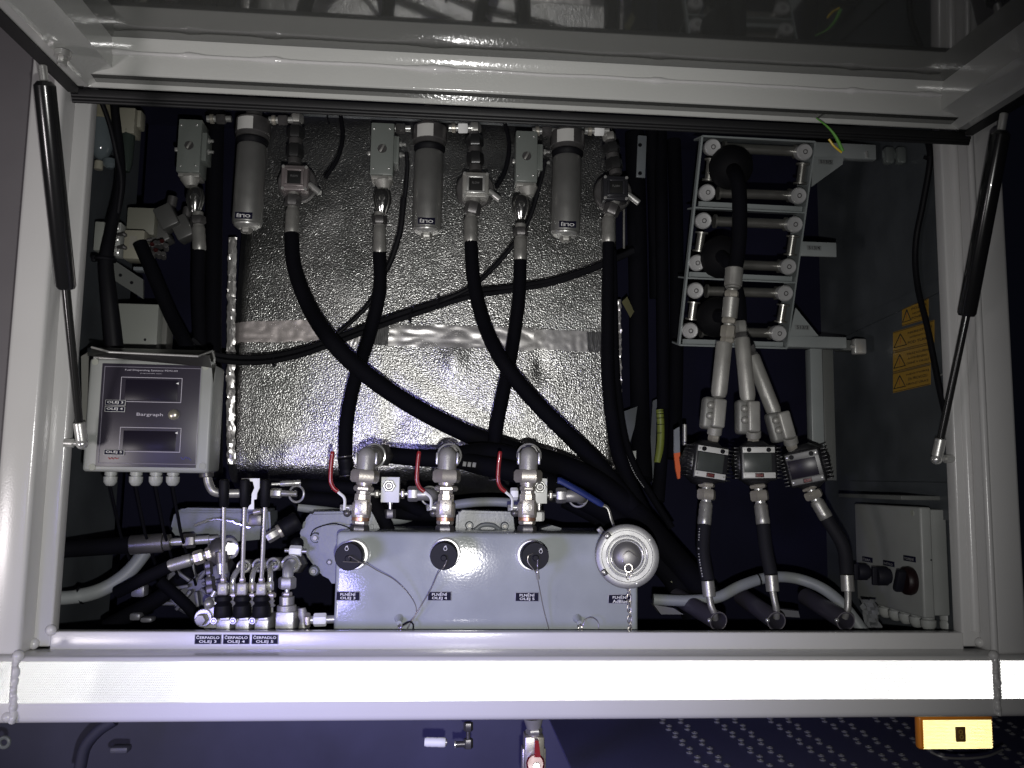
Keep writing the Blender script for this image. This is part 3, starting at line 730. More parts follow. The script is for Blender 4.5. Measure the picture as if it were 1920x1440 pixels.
part('dark_tube', G().lathe(P(241, 246, .22), P(236, 322, .22), [(0, 13*k), (.8, 11*k), (1, 7*k)], 18), M('smoked_bowl', (.03, .04, .035), .15), T)
T = thing('solenoid_bank', 'cream solenoid bank with silver ports in the shade left', 'solenoid bank', P(255, 490, .24))
part('body', pbox(232, 430, 269, 486, .22, .03, .002), cream, T)
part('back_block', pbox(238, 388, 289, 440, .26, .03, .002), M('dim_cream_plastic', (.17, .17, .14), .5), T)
part('port_strip', pbox(212, 416, 225, 480, .225, .02, .001), plasw, T)
for y in (425, 446, 470): part('port', G().torus(P(216, y, .222), Y_, .005, .0022, 18, 8), chrome, T)
for y in (440, 464):
    part('elbow', G().tube(cat([P(222, y, .222), P(232, y-1, .215), P(236, y+2, .222)], 5), .003, 10), dsteel, T)
part('print_patch', pbox(243, 442, 256, 465, .2196, .0005, 0), M('faint_print', (.24, .23, .2), .5), T)
for y in (452, 463, 474): part('pin', G().cyl(P(268, y, .23), P(284, y-3, .235), .0028, .0005), dsteel, T)
part('mounting_rail', pbox(250, 500, 281, 507, .24, .02, .001), castg, T)
T = thing('solenoid_coils', 'dim grey solenoid coils left of the leftmost ball valve', 'solenoid', P(330, 440, .27))
for i, (x, y) in enumerate(((316, 410), (345, 430), (300, 440))):
    q = P(x, y, .27+.01*i); kk = mp(x, y, .27)
    part('coil', G().box(q, 34*kk, .03, 44*kk, R=Matrix.Rotation(-.5, 3, 'Y'), b=.003), M('dim_coil_plastic', (.07, .07, .068), .4), T)
    part('coil_cap', G().cyl(q+V((.004, -.004, .018)), q+V((.006, -.004, .034)), 9*kk, .001), dsteel, T)
g = G()
T = thing('push_fittings', 'small dark push-in fittings with red rings under the coils', 'fittings', P(305, 480, .24))
for i in range(9):
    x, y = 285+7*(i % 5)+random.uniform(-2, 2), 465+16*(i//5)+random.uniform(-4, 4); q = P(x, y, .235)
    part('fitting', G().cyl(q, q+V((.003, -.012, .004)), .004, .0006, 12), dsteel, T)
    if i % 3 == 0: part('red_ring', G().cyl(q+V((.003, -.0125, .004)), q+V((.0034, -.014, .0045)), .0032), M('dim_red_ring', (.03, .004, .004), .4), T)
solo('wall_box_grey', pbox(176, 414, 194, 470, .17, .03, .002), M('pale_box_edge', (.22, .23, .21), .35), 'narrow pale box edge on the left wall behind the loom', 'box')
T = thing('slanted_bracket', 'grey drilled angle bracket sloping down behind the loom', 'bracket', P(250, 520, .26))
part('arm', pquad([(212, 487), (268, 524), (268, 560), (212, 524)], .26, .005), M('dim_grey_paint', (.11, .115, .11), .4), T)
for (x, y) in ((226, 516), (247, 530)): part('hole', G().cyl(P(x, y, .26)+V((0, -.0006, 0)), P(x, y, .26)+V((0, .001, 0)), .0025), black, T)
T = thing('switch_cabinet', 'pale grey wall box above the display unit', 'box', P(260, 645, .24))
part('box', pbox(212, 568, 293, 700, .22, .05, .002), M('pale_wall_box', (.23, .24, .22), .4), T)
part('side', pbox(293, 568, 312, 700, .24, .03, .001), M('dim_wall_box', (.11, .11, .10), .5), T)  # side face: shade put into a darker copy of the box colour
part('screw', G().cyl(P(272, 637, .2195), P(272, 637, .22), .002), black, T)
part('screw', G().cyl(P(222, 605, .2195), P(222, 605, .22), .003), black, T)

# ================================================================ display unit
DY = .055
T = thing('display_unit', 'light grey display box with violet front panel and two dark windows', 'display box', P(279, 885, DY))
k = mp(280, 780, DY)
cA = P(279, 779, DY)
W_, H_ = 229*k, 212*k
part('case', G().box(cA+V((0, .006, 0)), W_, .012, H_, b=.004, seg=3), plasg, T)
part('case_back', G().box(cA+V((0, .037, 0)), W_*.97, .05, H_*.97, b=.004), plasg, T)
Wp, Hp = 181*k, 193*k
pl = part('front_panel', G().box(cA+V((.5*k, -.0003, 0)), Wp, .002, Hp, b=.0006), panelb, T)
fy = V((0, -.0016, 0))
def lines(rects, mat, name, par, w=1.1):
    for (x0, y0, x1, y1) in rects:
        g = G(); a, b = P(x0, y0, DY-.0015), P(x1, y1, DY-.0015); m = (a+b)/2; ww, hh = abs(b.x-a.x), abs(a.z-b.z); lw = w*k
        g.box(m+V((0, 0, hh/2)), ww+lw, .0004, lw); g.box(m-V((0, 0, hh/2)), ww+lw, .0004, lw)
        g.box(m+V((ww/2, 0, 0)), lw, .0004, hh-lw); g.box(m-V((ww/2, 0, 0)), lw, .0004, hh-lw)
        part(name, g, mat, par)
lines([(197, 687, 367, 871)], M('dim_frame_line', (.18, .17, .21), .5), 'outline', pl)
lines([(228, 707, 339, 755), (226, 801, 337, 848)], linew, 'window_outline', pl)
for (x0, y0, x1, y1) in ((236, 712, 331, 751), (232, 808, 328, 845)):
    part('display_window', pbox(x0, y0, x1, y1, DY-.0019, .0008, .0002), lcd, pl)
text('Fuel Dispensing Systems PDN-03', P(284, 695, DY-.0016), 4.2*k, linew, pl, width=96*k)
text('programmable meter', P(284, 700.5, DY-.0016), 1.8*k, linew, pl, width=40*k)
text('Bargraph', P(281, 778, DY-.0016), 7.5*k, linew, pl, width=48*k)
part('blue_emblem', G().tube([P(x, y, DY-.0017) for x, y in ((339, 857), (342, 861), (345, 861), (347, 857), (349, 857), (351, 861), (352, 857), (355, 860), (358, 863))], .5*k, 6), blueink, pl)
part('red_emblem', G().tube([P(x, y, DY-.0017) for x, y in ((203, 858), (206, 861), (209, 858), (212, 861), (215, 858), (218, 860), (222, 859))], .8*k, 6), redink, pl)
part('window_arrow', G().prism([P(330, 719, DY-.002), P(335, 717, DY-.002), P(335, 721, DY-.002)], (0, .0004, 0)), M('bright_print', (.8, .8, .8), .3), pl)
part('window_arrow', G().prism([P(328, 812, DY-.002), P(333, 809.5, DY-.002), P(333, 814, DY-.002)], (0, .0004, 0)), M('bright_print', (.8, .8, .8), .3), pl)
q = P(327, 778, DY)
part('push_button', G().lathe(q+V((0, -.001, 0)), q+V((0, -.007, 0)), [(0, 10*k), (.5, 10*k), (.8, 8*k), (1, 4*k)], 20), M('worn_steel_button', (.55, .52, .42), .3, .8), T)
for (x, y, s) in ((216.5, 755, 'OLEJ 3'), (215.5, 767, 'OLEJ 4'), (214, 848, 'OLEJ 5')):
    q = P(x, y, DY-.0022)
    p2 = part('tag_plate', G().box(q, 37*k, .0008, 10.5*k, b=.0002), M('tag_border', (.38, .38, .38), .5), T)
    part('tag_face', G().box(q+V((0, -.0004, 0)), 34.5*k, .0004, 8.5*k), lblack, p2)
    text(s, q+V((0, -.0007, 0)), 5.6*k, ltext, p2, width=29*k, name='tag_lettering')
for (x, y) in ((178.5, 678.5), (386, 688), (173, 876), (380, 874)):
    q = P(x, y, DY); part('screw', G().cyl(q+V((0, -.0006, 0)), q+V((0, .001, 0)), 6.3*k, .0003), M('grey_plastic_screw', (.30, .31, .27), .45), T)
for x in (208, 256, 293, 325):
    a = P(x, 884, DY+.03); kk = mp(x, 884, DY+.03)
    gl = part('cable_gland', G().lathe(a, a+V((0, 0, -27*kk)), [(0, 11*kk), (.26, 11*kk), (.27, 9*kk), (.34, 9*kk), (.36, 12.5*kk), (.72, 12*kk), (.95, 8*kk), (1, 5*kk)], 12), plasw, T)
    part('gland_cable', G().tube([a+V((0, 0, -26*kk)), a+V((.002, .04, -.08)), a+V((.004, .12, -.16)), a+V((.004, .30, -.20))], 3*kk, 8), M('faint_black_cable', (.003, .003, .005), .8, spec=.1), gl)
# sheet cover over the top
g = G()
hA = [(176, 648, .012), (398, 656, .012)]
def hp(x, y, Y): return P(x, y, Y)
part('rain_hood', G().prism([hp(163, 668, .03), hp(172, 652, .09), hp(402, 658, .09), hp(404, 690, .05), hp(400, 720, .05), hp(397, 690, .045), hp(392, 667, .03), hp(205, 660, .028)], (0, .002, .0008)), M('clear_grey_hood', (.24, .24, .22), .28, .3, bump=.1, scale=200), T)
part('hood_lip', G().tube([hp(172, 651, .05), hp(205, 660, .026), hp(372, 668, .026), hp(398, 658, .05), hp(402, 672, .06), hp(399, 730, .07)], .0014, 8), zinc, T)
pts = [P(176+214*i/24, 670.5+8.5*i/24, DY+.004)+V((0, .002*noise.noise(V((i, 0, 0))), .0015*noise.noise(V((i, 4, 0))))) for i in range(25)]
part('hood_seal', G().tube(pts, .0016, 8), zinc, T)
part('side_sheet', pquad([(152, 668), (166, 660), (164, 760), (160, 885), (154, 780)], DY+.02, .002), M('clear_grey_hood', (.24, .24, .22), .28), T)

# ================================================================ filling manifold box
MY = .075
mx0, mx1 = P(628, 1090, MY).x, P(1197, 1130, MY).x
mz1, mz0 = P(900, 999, MY).z, z_ledge-.049
mani = thing('filling_manifold', 'light grey enamelled filling box with four ports at the bottom centre', 'manifold box', V(((mx0+mx1)/2, MY, mz0)))
part('case', xz(mx0, mx1, mz0, mz1, MY, MY+.15, .006, seg=4), boxpaint, mani)
for (x, y, s1, s2) in ((652.5, 1117.5, 'PLNĚNÍ', 'OLEJ 3'), (824, 1117.5, 'PLNĚNÍ', 'OLEJ 4'), (988, 1119, 'PLNĚNÍ', 'OLEJ 5'), (1162, 1123, 'PLNĚNÍ', 'AdBlue')):
    q = P(x, y, MY); k = mp(x, y, MY)
    pl = part('name_plate', G().box(q+V((0, -.0005, 0)), 45*k, .001, 17*k, b=.0003), M('plate_border', (.26, .26, .30), .4), mani)
    part('plate_face', G().box(q+V((0, -.0012, 0)), 42.5*k, .0006, 15*k), lblack, pl)
    text(s1, q+V((0, -.0017, 4.0*k)), 6.4*k, ltext, pl, width=28*k)
    text(s2, q+V((0, -.0017, -4.0*k)), 6.0*k, ltext, pl, width=28*k)
for (x, y) in ((748, 1160), (1082, 1160)):
    q = P(x, y, MY); T = part('eyelet_lug', G().lathe(q, q+V((.001, -.014, -.003)), [(0, .006), (.3, .004), (1, .003)], 12), boxpaint, mani)
    part('eyelet', G().torus(q+V((.002, -.013, -.009)), (1, .4, .2), .0045, .0011, 18, 6), wire, T)
# three oil port caps
def drop(c, k, par):
    g = G(); pts = []
    for i in range(15):
        a = math.pi*2*i/14; r = 3.6*k; pts.append(c+V((math.sin(a)*r*(.85), 0, -math.cos(a)*r*.9+ (2.6*k if i in (7,) else 0))))
    g.tube(pts, .55*k, 6); g.tube([c+V((1.5*k, 0, 6.2*k)), c+V((0, 0, 3.5*k))], .5*k, 6); g.tube([c+V((-2.6*k, 0, 4.4*k)), c+V((2.6*k, 0, 4.4*k))], .45*k, 6)
    part('oil_symbol', g, ltext, par)
for (rx, ry, cx, cy, sx, sy, lb) in ((664, 1039, 653, 1044, 650, 1029, 'leftmost black oil filler cap with a wire tether'), (835, 1037, 832, 1043, 835, 1029, 'middle black oil filler cap with a wire tether'), (996, 1040, 1004, 1043, 1014, 1034, 'rightmost black oil filler cap with a hooked wire')):
    a = P(rx, ry, MY); k = mp(rx, ry, MY)
    part('port_ring', G().lathe(a+V((0, .001, 0)), a+V((0, -.008, 0)), [(0, 29*k), (.6, 29*k), (1, 26.5*k), (1, 21*k)], 36), M('bright_port_ring', (.78, .78, .77), .38, .35, bump=.1, scale=600), mani)
    b = P(cx, cy, .022); kk = mp(cx, cy, .022)
    T = thing('filler_cap', lb, 'filler cap', b, 'black oil filler caps')
    part('cap', G().lathe(a.lerp(b, .1), b, [(0, 20*kk), (.3, 22*kk), (.42, 26*kk), (.94, 26*kk), (1, 24.5*kk)], 40), capblk, T)
    part('hub', G().cyl(b+V((0, -.0002, -.002)), b+V((0, -.004, -.002)), 6*kk, .001), capblk, T)
    drop(P(sx, sy, .0215), kk, T)
def wires(label, pts, w=1.9, name='tether_wire', mat=wire):
    solo(name, G().tube(hose_pts(pts, 8), mp(*pts[0])*w/2, 8), mat, label, 'tether')
wires('steel tether from the leftmost filler cap to the left eyelet', [(643, 1053, .017), (660, 1054, .017), (683, 1056, .022), (708, 1070, .03), (738, 1086, .045), (762, 1108, .055), (778, 1132, .06), (780, 1150, .062), (768, 1166, .064), (752, 1176, .066)])
wires('short loop of the leftmost tether over the black cap', [(684, 1058, .022), (668, 1050, .017), (656, 1043, .016), (654, 1046, .017)])
wires('steel tether from the middle filler cap down left', [(838, 1050, .017), (832, 1064, .018), (822, 1074, .03), (808, 1105, .045), (790, 1135, .058), (772, 1165, .062), (762, 1182, .064)])
wires('hooked steel tether of the rightmost filler cap', [(999, 1038, .018), (991, 1042, .016), (990, 1054, .016), (999, 1066, .016), (1005, 1074, .018), (1008, 1084, .03)])
wires('straight branch of the rightmost tether hook', [(1008, 1050, .017), (1008, 1066, .017), (1008, 1084, .03), (1012, 1105, .05), (1020, 1145, .06), (1030, 1182, .066)])
solo('wire_crimp', G().cyl(P(1007, 1070, .018), P(1009, 1085, .028), .0024, .0004), zinc, 'crimp sleeve on the rightmost tether', 'crimp')
wires('small wire loop beside the right eyelet', [(1092, 1176, .06), (1098, 1162, .06), (1110, 1158, .06), (1121, 1166, .06), (1123, 1180, .06)], 1.7)
wires('black cord scrap at the left eyelet', [(755, 1172, .062), (768, 1166, .06), (775, 1172, .06), (774, 1184, .06)], 3, 'cord', black)

# big steel cam cap
k = mp(1176, 1042, .03); c0 = P(1172, 1040, MY); c1 = P(1176, 1043, .012); ax = (c1-c0).normalized()
T = thing('coupling_cap', 'large round steel dust cap on the right end of the filling box', 'coupling cap', c1)
R = 59*k
part('cap_shell', G().lathe(c0, c1, [(0, R*.80), (.12, R*.97), (.25, R), (.93, R), (.985, R*.985), (1.0, R*.95), (1.0, R*.80), (.965, R*.785), (.965, R*.66), (.99, R*.645), (.99, R*.60), (.93, R*.585), (.93, R*.54), (.96, R*.52), (.95, R*.47), (.95, R*.1), (.95, .0005)], 64), M('satin_cap_steel', (.25, .25, .245), .42, .55, bump=.12, scale=500, var=.12, vscale=40), T)
part('dome', G().lathe(c0.lerp(c1, .95), c0.lerp(c1, 1.04), [(0, R*.46), (.5, R*.40), (.85, R*.24), (1, R*.05)], 48), M('satin_steel_dome', (.20, .195, .19), .42, .6), T)
part('groove_ring', G().torus(c0.lerp(c1, .985), ax, R*.625, R*.016, 60, 8), chrome, T)
part('groove_ring', G().torus(c0.lerp(c1, .96), ax, R*.50, R*.016, 60, 8), chrome, T)
xx = V((1, 0, 0)); zz = V((0, 0, 1))
for a in (135, 35, 215, 290):
    d = xx*math.cos(math.radians(a))+zz*math.sin(math.radians(a)); q = c1+d*R*.88
    n = part('cam_notch', G().box(q+V((0, .001, 0)), 9*k, .006, 11*k, R=Matrix.Rotation(math.radians(-a), 3, 'Y'), b=.0008), dsteel, T)
    part('cam_pin', G().box(q+V((0, -.0028, 0)), 4*k, .002, 6*k, R=Matrix.Rotation(math.radians(-a), 3, 'Y'), b=.0006), zinc, n)
part('pull_ring', G().torus(c1+V((.001, -.003, -.014)), ax, 7*k, 1*k, 20, 6), wire, T)
wires('curved ring wire over the domed middle of the steel cap', [(1196, 1046, .005), (1180, 1034, .004), (1170, 1040, .004), (1168, 1054, .004), (1176, 1062, .004), (1186, 1072, .005), (1182, 1080, .006), (1176, 1074, .006)], 1.7)
T = thing('cap_chain', 'steel link chain hanging from the large steel cap', 'chain', P(1180, 1080, .01))
for i in range(11):
    y = 1080+i*10.2; yy = .010+.048*min(1, i/8); x = 1178+(i % 2)*1.2+.3*i
    q = P(x, y, yy); kk = mp(x, y, yy)
    A, B = ((1, 0, 0) if i % 2 == 0 else (0, 1, 0)), None
    n = V((.15, 1, 0)) if i % 2 == 0 else V((1, .25, 0))
    n.normalize(); w_ = Z_.cross(n).normalized(); pts = []
    for j in range(17):
        a = 2*math.pi*j/16; pts.append(q + w_*math.cos(a)*3.4*kk + Z_*(math.sin(a)*3.4*kk + (3.8*kk if math.sin(a) > 0 else -3.8*kk)*(abs(math.sin(a))**.3)))
    part('chain_link', G().tube(pts, .95*kk, 6), wire, T)
# blue lever valve behind it
T = thing('blue_lever_valve', 'ball valve with blue lever behind the large steel cap', 'valve', P(1160, 1000, .09))
pts = hose_pts([(1128, 946, .08), (1140, 953, .08), (1148, 978, .08), (1157, 1000, .085)], 6)
part('lever', G().tube(pts, .0026, 8, .5), steel, T)
hp_ = hose_pts([(1045, 901, .07), (1054, 903, .07), (1090, 923, .073), (1130, 947, .079)], 6)
part('grip', G().tube(hp_, [.0038]+[.0052]*(len(hp_)-2)+[.004], 12, .7), bluep, T)
part('valve_body', G().lathe(P(1165, 1042, .16), P(1168, 1040, .078), [(0, .03), (.5, .032), (.6, .036), (1, .036)], 24), dsteel, T)
part('stem_nut', G().hexn(P(1164, 1004, .095), P(1166, 988, .095), .008), dsteel, T)
part('body_bolt', G().hexn(P(1130, 1000, .09), P(1122, 990, .09), .004), zinc, T)

# ================================================================ three upright ball valves with red levers
def redvalve(label, cx, yt, hx, dx, VY=.10, ring=(26, -6), thin_w=38):
    T = thing('ball_valve', label, 'ball valve', P(cx, 995, VY), 'upright brass ball valves with red levers')
    k = mp(cx, 930, VY)
    c = lambda y, d=0: P(cx+dx*(y-995)/-140+d, y, VY)
    def L(nm, y0, y1, pr, m, seg=24, **kw): return part(nm, G().lathe(c(y0), c(y1), [(t, r*k) for t, r in pr], seg, **kw), m, T)
    # elbow on top: vertical barrel with a domed top, outlet turned to the back
    part('elbow', G().lathe(c(884), c(837), [(0, 17.5*k), (.60, 17.5*k), (.74, 16.2*k), (.87, 12.5*k), (.96, 7*k), (1, 1*k)], 28), castal, T)
    part('outlet', G().cyl(c(857)+V((0, .004, 0)), c(857, ring[0]*.5)+V((0, .05, .002)), 18*k, .002, 24), castal, T)
    for s in (-1, 1):
        part('elbow_flat', G().box(c(860, s*19)+V((0, -.002, 0)), 5*k, .014, 23*k, b=.0016), zinc, T)
    part('rear_nut_ring', G().torus(c(855, ring[0]*.30)+V((0, .024, .001)), (.3*dx/14, 1, 0), 22.5*k, 2.0*k, 36, 8), chrome, T)
    part('rear_nut', G().hexn(c(855, ring[0]*.35)+V((0, .026, .002)), c(855, ring[0]*.8)+V((0, .05, .002)), 23.5*k), dsteel, T)
    part('union_nut', G().hexn(c(905), c(881), 27*k, rot=(math.pi/6 if dx < 5 else math.pi/6+.22), ref=(0, -1, 0)), nickel, T)
    L('neck', 913, 905, [(0, 13), (.4, 13), (.5, 15), (1, 15)], nickel)
    part('lock_nut', G().hexn(c(921), c(911), thin_w/2*k, rot=math.pi/6, ref=(0, -1, 0)), nickel, T)
    L('valve_neck', 940, 921, [(0, 16), (.7, 15.5), (.75, 13), (1, 13)], nickel, 8, rot=math.pi/8)
    L('valve_body', 972, 940, [(0, 14), (.1, 18), (.85, 18.5), (1, 15)], nickel)
    em = part('emblem_frame', G().box(c(951)+V((0, -18*k, 0)), 22*k, 2.4*k, 28*k, b=.0006), nickel, T)
    part('emblem', G().torus(c(951)+V((0, -19.5*k, 0)), Y_, 6*k, 1.2*k, 16, 6).box(c(951)+V((0, -19.4*k, 0)), 3*k, 1.6*k, 18*k, b=.0003), steel, em)
    L('copper_band', 976, 970, [(0, 16.5), (1, 16.5)], M('copper_tint', (.62, .36, .22), .35, .8))
    part('lower_hex', G().hexn(c(984), c(975), 16*k, rot=math.pi/6, ref=(0, -1, 0)), nickel, T)
    part('base_hex', G().hexn(c(999), c(985), 18*k, rot=math.pi/6, ref=(0, -1, 0)), dsteel, T)
    # lever
    q = P(hx+24, 952, VY)
    part('stem', G().cyl(P(cx-15, 952, VY), P(hx+13, 951, VY), 5*k, .0006), zinc, T)
    part('stem_nut', G().hexn(P(hx+33, 952, VY), P(hx+25, 952, VY), 6*k), chrome, T)
    part('stem_nut', G().hexn(P(hx+15, 952, VY-.004), P(hx+8, 952, VY-.004), 6.5*k), chrome, T)
    part('stop_boss', G().sphere(P(hx+21, 962, VY), 7.5*k, 12), dsteel, T)
    lev = part('lever', G().tube(hose_pts([(hx+16, 956, VY-.006), (hx+16, 935, VY-.008), (hx+7, 925, VY-.010), (hx-2, 918, VY-.010)], 6), 3.0*k, 10, .55), whitemetal, T)
    gp = hose_pts([(hx+4, 922, VY-.0104), (hx-5, 914, VY-.011), (hx-10, 900, VY-.012), (hx-9, 872, VY-.013), (hx-6, 846, VY-.014)], 8)
    part('grip', G().tube(gp, [3*k]+[4.2*k]*(len(gp)-2)+[3*k], 12, .9), redp, lev)
redvalve('leftmost upright ball valve with red lever on the filling box', 674, 840, 630, 14, ring=(34, -6))
redvalve('middle upright ball valve with red lever on the filling box', 834, 840, 792, 5, ring=(12, -6), thin_w=44)
redvalve('rightmost upright ball valve with red lever on the filling box', 988, 840, 944, 3, ring=(14, -6), thin_w=30)

# white metal check blocks between them
def wblock(label, x0, y0, x1, y1, hx, hy, nuts, Y=.13):
    T = thing('check_block', label, 'valve block', P((x0+x1)/2, y1, Y), 'milled aluminium valve blocks'); k = mp(x0, y0, Y)
    part('block', pbox(x0, y0, x1, y1, Y, .03, .0008), whitemetal, T)
    q = P(hx, hy, Y); part('hex_plug', G().hexn(q+V((0, .001, 0)), q+V((0, -.004, 0)), 12.5*k, ref=Z_), zinc, T)
    part('inner_ring', G().torus(q+V((0, -.0042, 0)), Y_, 7*k, 1.5*k, 24, 8), chrome, T)
    part('socket', G().cyl(q+V((0, -.003, 0)), q+V((0, -.0048, 0)), 4.5*k), dsteel, T)
    a, b = nuts
    chain(T, (x1, a, Y+.012), (x1+36, a, Y+.012), [('pipe', 3, 8, zinc, 'c'), ('gland_nut', 7, 17, nickel, 'h'), ('pipe', 6, 8, zinc, 'c'), ('elbow_nut', 20, 27, steel, 'h')])
    ec = hose_pts([(x1+32, a+1, Y+.012), (x1+52, a+1, Y+.012), (x1+62, a+3, Y+.02), (x1+64, a+6, Y+.045)], 5)
    part('elbow', G().tube(ec, 12*k, 20), steel, T)
    part('elbow_ring', G().torus(P(x1+58, a+4, Y+.035), (.25, 1, .1), 18*k, 2*k, 30, 8), zinc, T)
    if b: chain(T, (x0-22, a, Y+.012), (x0, a, Y+.012), [('pipe', 8, 8, zinc, 'c'), ('gland_nut', 7, 14, steel, 'h'), ('pipe', 3, 8, zinc, 'c')])
    chain(T, ((x0+x1)/2, y1, Y+.014), ((x0+x1)/2, y1+30, Y+.014), [('pipe', 4, 10, zinc, 'c'), ('pipe', 9, 7, zinc, 'c'), ('lower_nut', 18, 20, dsteel, 'h')])
wblock('bright white valve block between the left and middle ball valves', 714.5, 894.5, 748.5, 942, 729.5, 911, (926, True))
wblock('bright white valve block peeping out right of the rightmost ball valve', 996, 897, 1026, 944, 1012, 913, (929, False))
solo('square_nut', G().hexn(P(957, 926, .13), P(971, 926, .13), .0085, ref=(0, -1, 0)), whitemetal, 'pale nut just left of the rightmost ball valve', 'nut')
solo('square_nut', G().hexn(P(1009, 960, .13), P(1009, 977, .13), .0085, ref=(0, -1, 0)), whitemetal, 'pale nut just right of the foot of the rightmost ball valve', 'nut')

# black hoses behind the valves
bg = 'thick black hoses behind the ball valves'
hose('black_hose', 'thick black hose from the left valve elbow running right', [(725, 853, .15), (780, 858, .16), (840, 858, .165), (900, 848, .18), (960, 856, .19), (1040, 890, .2)], 31, group=bg, w1=40)
hose('black_hose', 'thick black hose from the middle valve elbow under the marked one', [(850, 858, .17), (900, 872, .165), (960, 884, .17), (1040, 912, .18), (1120, 950, .19), (1210, 1010, .2)], 34, group=bg, w1=46)
hose('black_hose', 'thick black hose from the right valve elbow falling right', [(1000, 856, .16), (1050, 872, .17), (1120, 905, .18), (1190, 960, .19), (1260, 1040, .2), (1330, 1120, .2)], 40, group=bg, w1=50)
hose('black_hose', 'lowest thick black hose right of the blue lever', [(1060, 935, .2), (1120, 965, .2), (1190, 1010, .21), (1260, 1080, .21), (1300, 1150, .21)], 36, group=bg, w1=46)
hose('black_hose', 'upper black hose running left from the leftmost ball valve', [(562, 909, .15), (620, 912, .155), (680, 918, .165), (740, 935, .18), (790, 960, .2)], 24, group=bg)
hose('black_hose', 'lower black hose running left under the leftmost ball valve', [(560, 932, .16), (620, 938, .17), (690, 948, .19), (760, 962, .2), (900, 972, .22), (1100, 1010, .24)], 26, group=bg)
hose('black_hose', 'black hose slanting behind the left white block', [(690, 925, .15), (712, 960, .15), (735, 1010, .15)], 26, group=bg)
for i, x in enumerate((871, 880, 889)):
    q = P(x, 870+i*.8, .143); kk = mp(x, 870, .143)
    solo('hose_marking', G().box(q, 6.5*kk, .0006, 9*kk, R=Matrix.Rotation(.15, 3, 'Y'), b=.0002), M('grey_hose_print', (.20, .20, .21), .5), ('left', 'middle', 'right')[i]+' one of three grey bars printed on the hose right of the middle valve', 'marking', group='grey bars on the hose right of the middle valve')
solo('conduit_pipe', G().tube(hose_pts([(560, 950, .24), (640, 962, .24), (740, 975, .24), (800, 958, .23), (870, 944, .22), (930, 941, .21), (990, 946, .21)]), .0068, 14), conduit, 'pale grey conduit curving behind the ball valves', 'conduit')

# ================================================================ castings behind
def casting(label, pts, Y, dep, feats, bolts, mat=castg):
    T = thing('gear_housing', label, 'housing', P(pts[0][0], max(p[1] for p in pts), Y), 'grey painted castings under the tank')
    bm = bmesh.new(); poly = [P(x, y, Y) for x, y in pts]; g0 = G().prism(poly, (0, dep, 0))
    vs = [bm.verts.new(v) for v in g0.v]; [bm.faces.new([vs[i] for i in f]) for f in g0.f]
    bmesh.ops.recalc_face_normals(bm, faces=bm.faces)
    bmesh.ops.bevel(bm, geom=[e for e in bm.edges], offset=.0035, segments=2, affect='EDGES')
    g = G().add([v.co.copy() for v in bm.verts], [[v.index for v in f.verts] for f in bm.faces]) if not bm.verts.index_update() else None
    part('body', g, mat, T, sharp=50); bm.free()
    for f in feats: part('raised_cover', pquad(f[0], Y-f[1], f[1]+.001), mat, T)
    for (x, y, r) in bolts:
        q = P(x, y, Y); kk = mp(x, y, Y)
        b = part('bolt_boss', G().lathe(q+V((0, .002, 0)), q+V((0, -.006, 0)), [(0, r*1.2*kk), (.8, r*kk), (1, r*.85*kk)], 20), mat, T)
        part('bolt_head', G().hexn(q+V((0, -.005, 0)), q+V((0, -.009, 0)), r*.55*kk, ref=Z_), castal, b)
    return T
T = casting('grey cast gear housing behind the left end of the filling box', [(570, 975), (584, 960), (705, 958), (712, 975), (712, 1098), (640, 1098), (600, 1078), (572, 1040), (560, 1005)], .15, .08,
        [([(602, 985), (700, 984), (700, 1096), (622, 1094), (600, 1060), (596, 1010)], .006)], [(592, 1008, 9), (589, 1070, 9), (619, 1053, 7)])
part('gasket_wire', G().tube(hose_pts([(582, 1005, .142), (590, 992, .142), (612, 984, .142), (630, 982, .142), (655, 990, .142), (670, 1000, .142)]), .0008, 6), black, T)
T = casting('grey cast housing behind the three hand levers', [(318, 992), (326, 960), (345, 952), (505, 955), (508, 1010), (440, 1016), (330, 1008)], .2, .06,
        [([(330, 990), (340, 962), (490, 962), (490, 980), (400, 978), (350, 992)], .004)], [])
part('rim_weld', G().tube([p+V((0, -.002, random.uniform(-1, 1)*.001)) for p in hose_pts([(365, 985, .19), (395, 975, .19), (430, 976, .19), (470, 990, .19)], 10)], .002, 8), chrome, T)
T = casting('greenish grey casting between middle and right ball valves', [(856, 962), (862, 957), (962, 960), (966, 1000), (966, 1030), (852, 1030)], .17, .06, [], [(880, 985, 7), (946, 986, 7)])
part('bracket_arch', G().tube(hose_pts([(876, 996, .16), (890, 994, .16), (904, 985, .16), (924, 985, .16), (938, 994, .16), (952, 996, .16)]), .003, 10), castg, T)
solo('floor_casting', pquad([(1035, 985), (1052, 990), (1066, 1020), (1000, 1020), (1010, 992)], .19, .05), castg, 'small pale casting corner right of the rightmost valve foot', 'casting')
T = thing('motor_flange', 'shadowed ribbed flange left of the lever valves', 'flange', P(360, 1120, .2))
q = P(370, 1095, .2); kk = mp(370, 1095, .2)
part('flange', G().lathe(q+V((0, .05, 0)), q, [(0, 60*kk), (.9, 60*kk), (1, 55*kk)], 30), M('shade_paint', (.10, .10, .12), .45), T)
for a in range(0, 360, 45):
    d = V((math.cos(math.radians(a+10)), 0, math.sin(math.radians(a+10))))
    part('rib', G().box(q+d*34*kk+V((0, -.006, 0)), 44*kk, .014, 7*kk, R=Matrix.Rotation(math.radians(-a-10), 3, 'Y'), b=.002), M('shade_paint', (.10, .10, .12), .45), T)
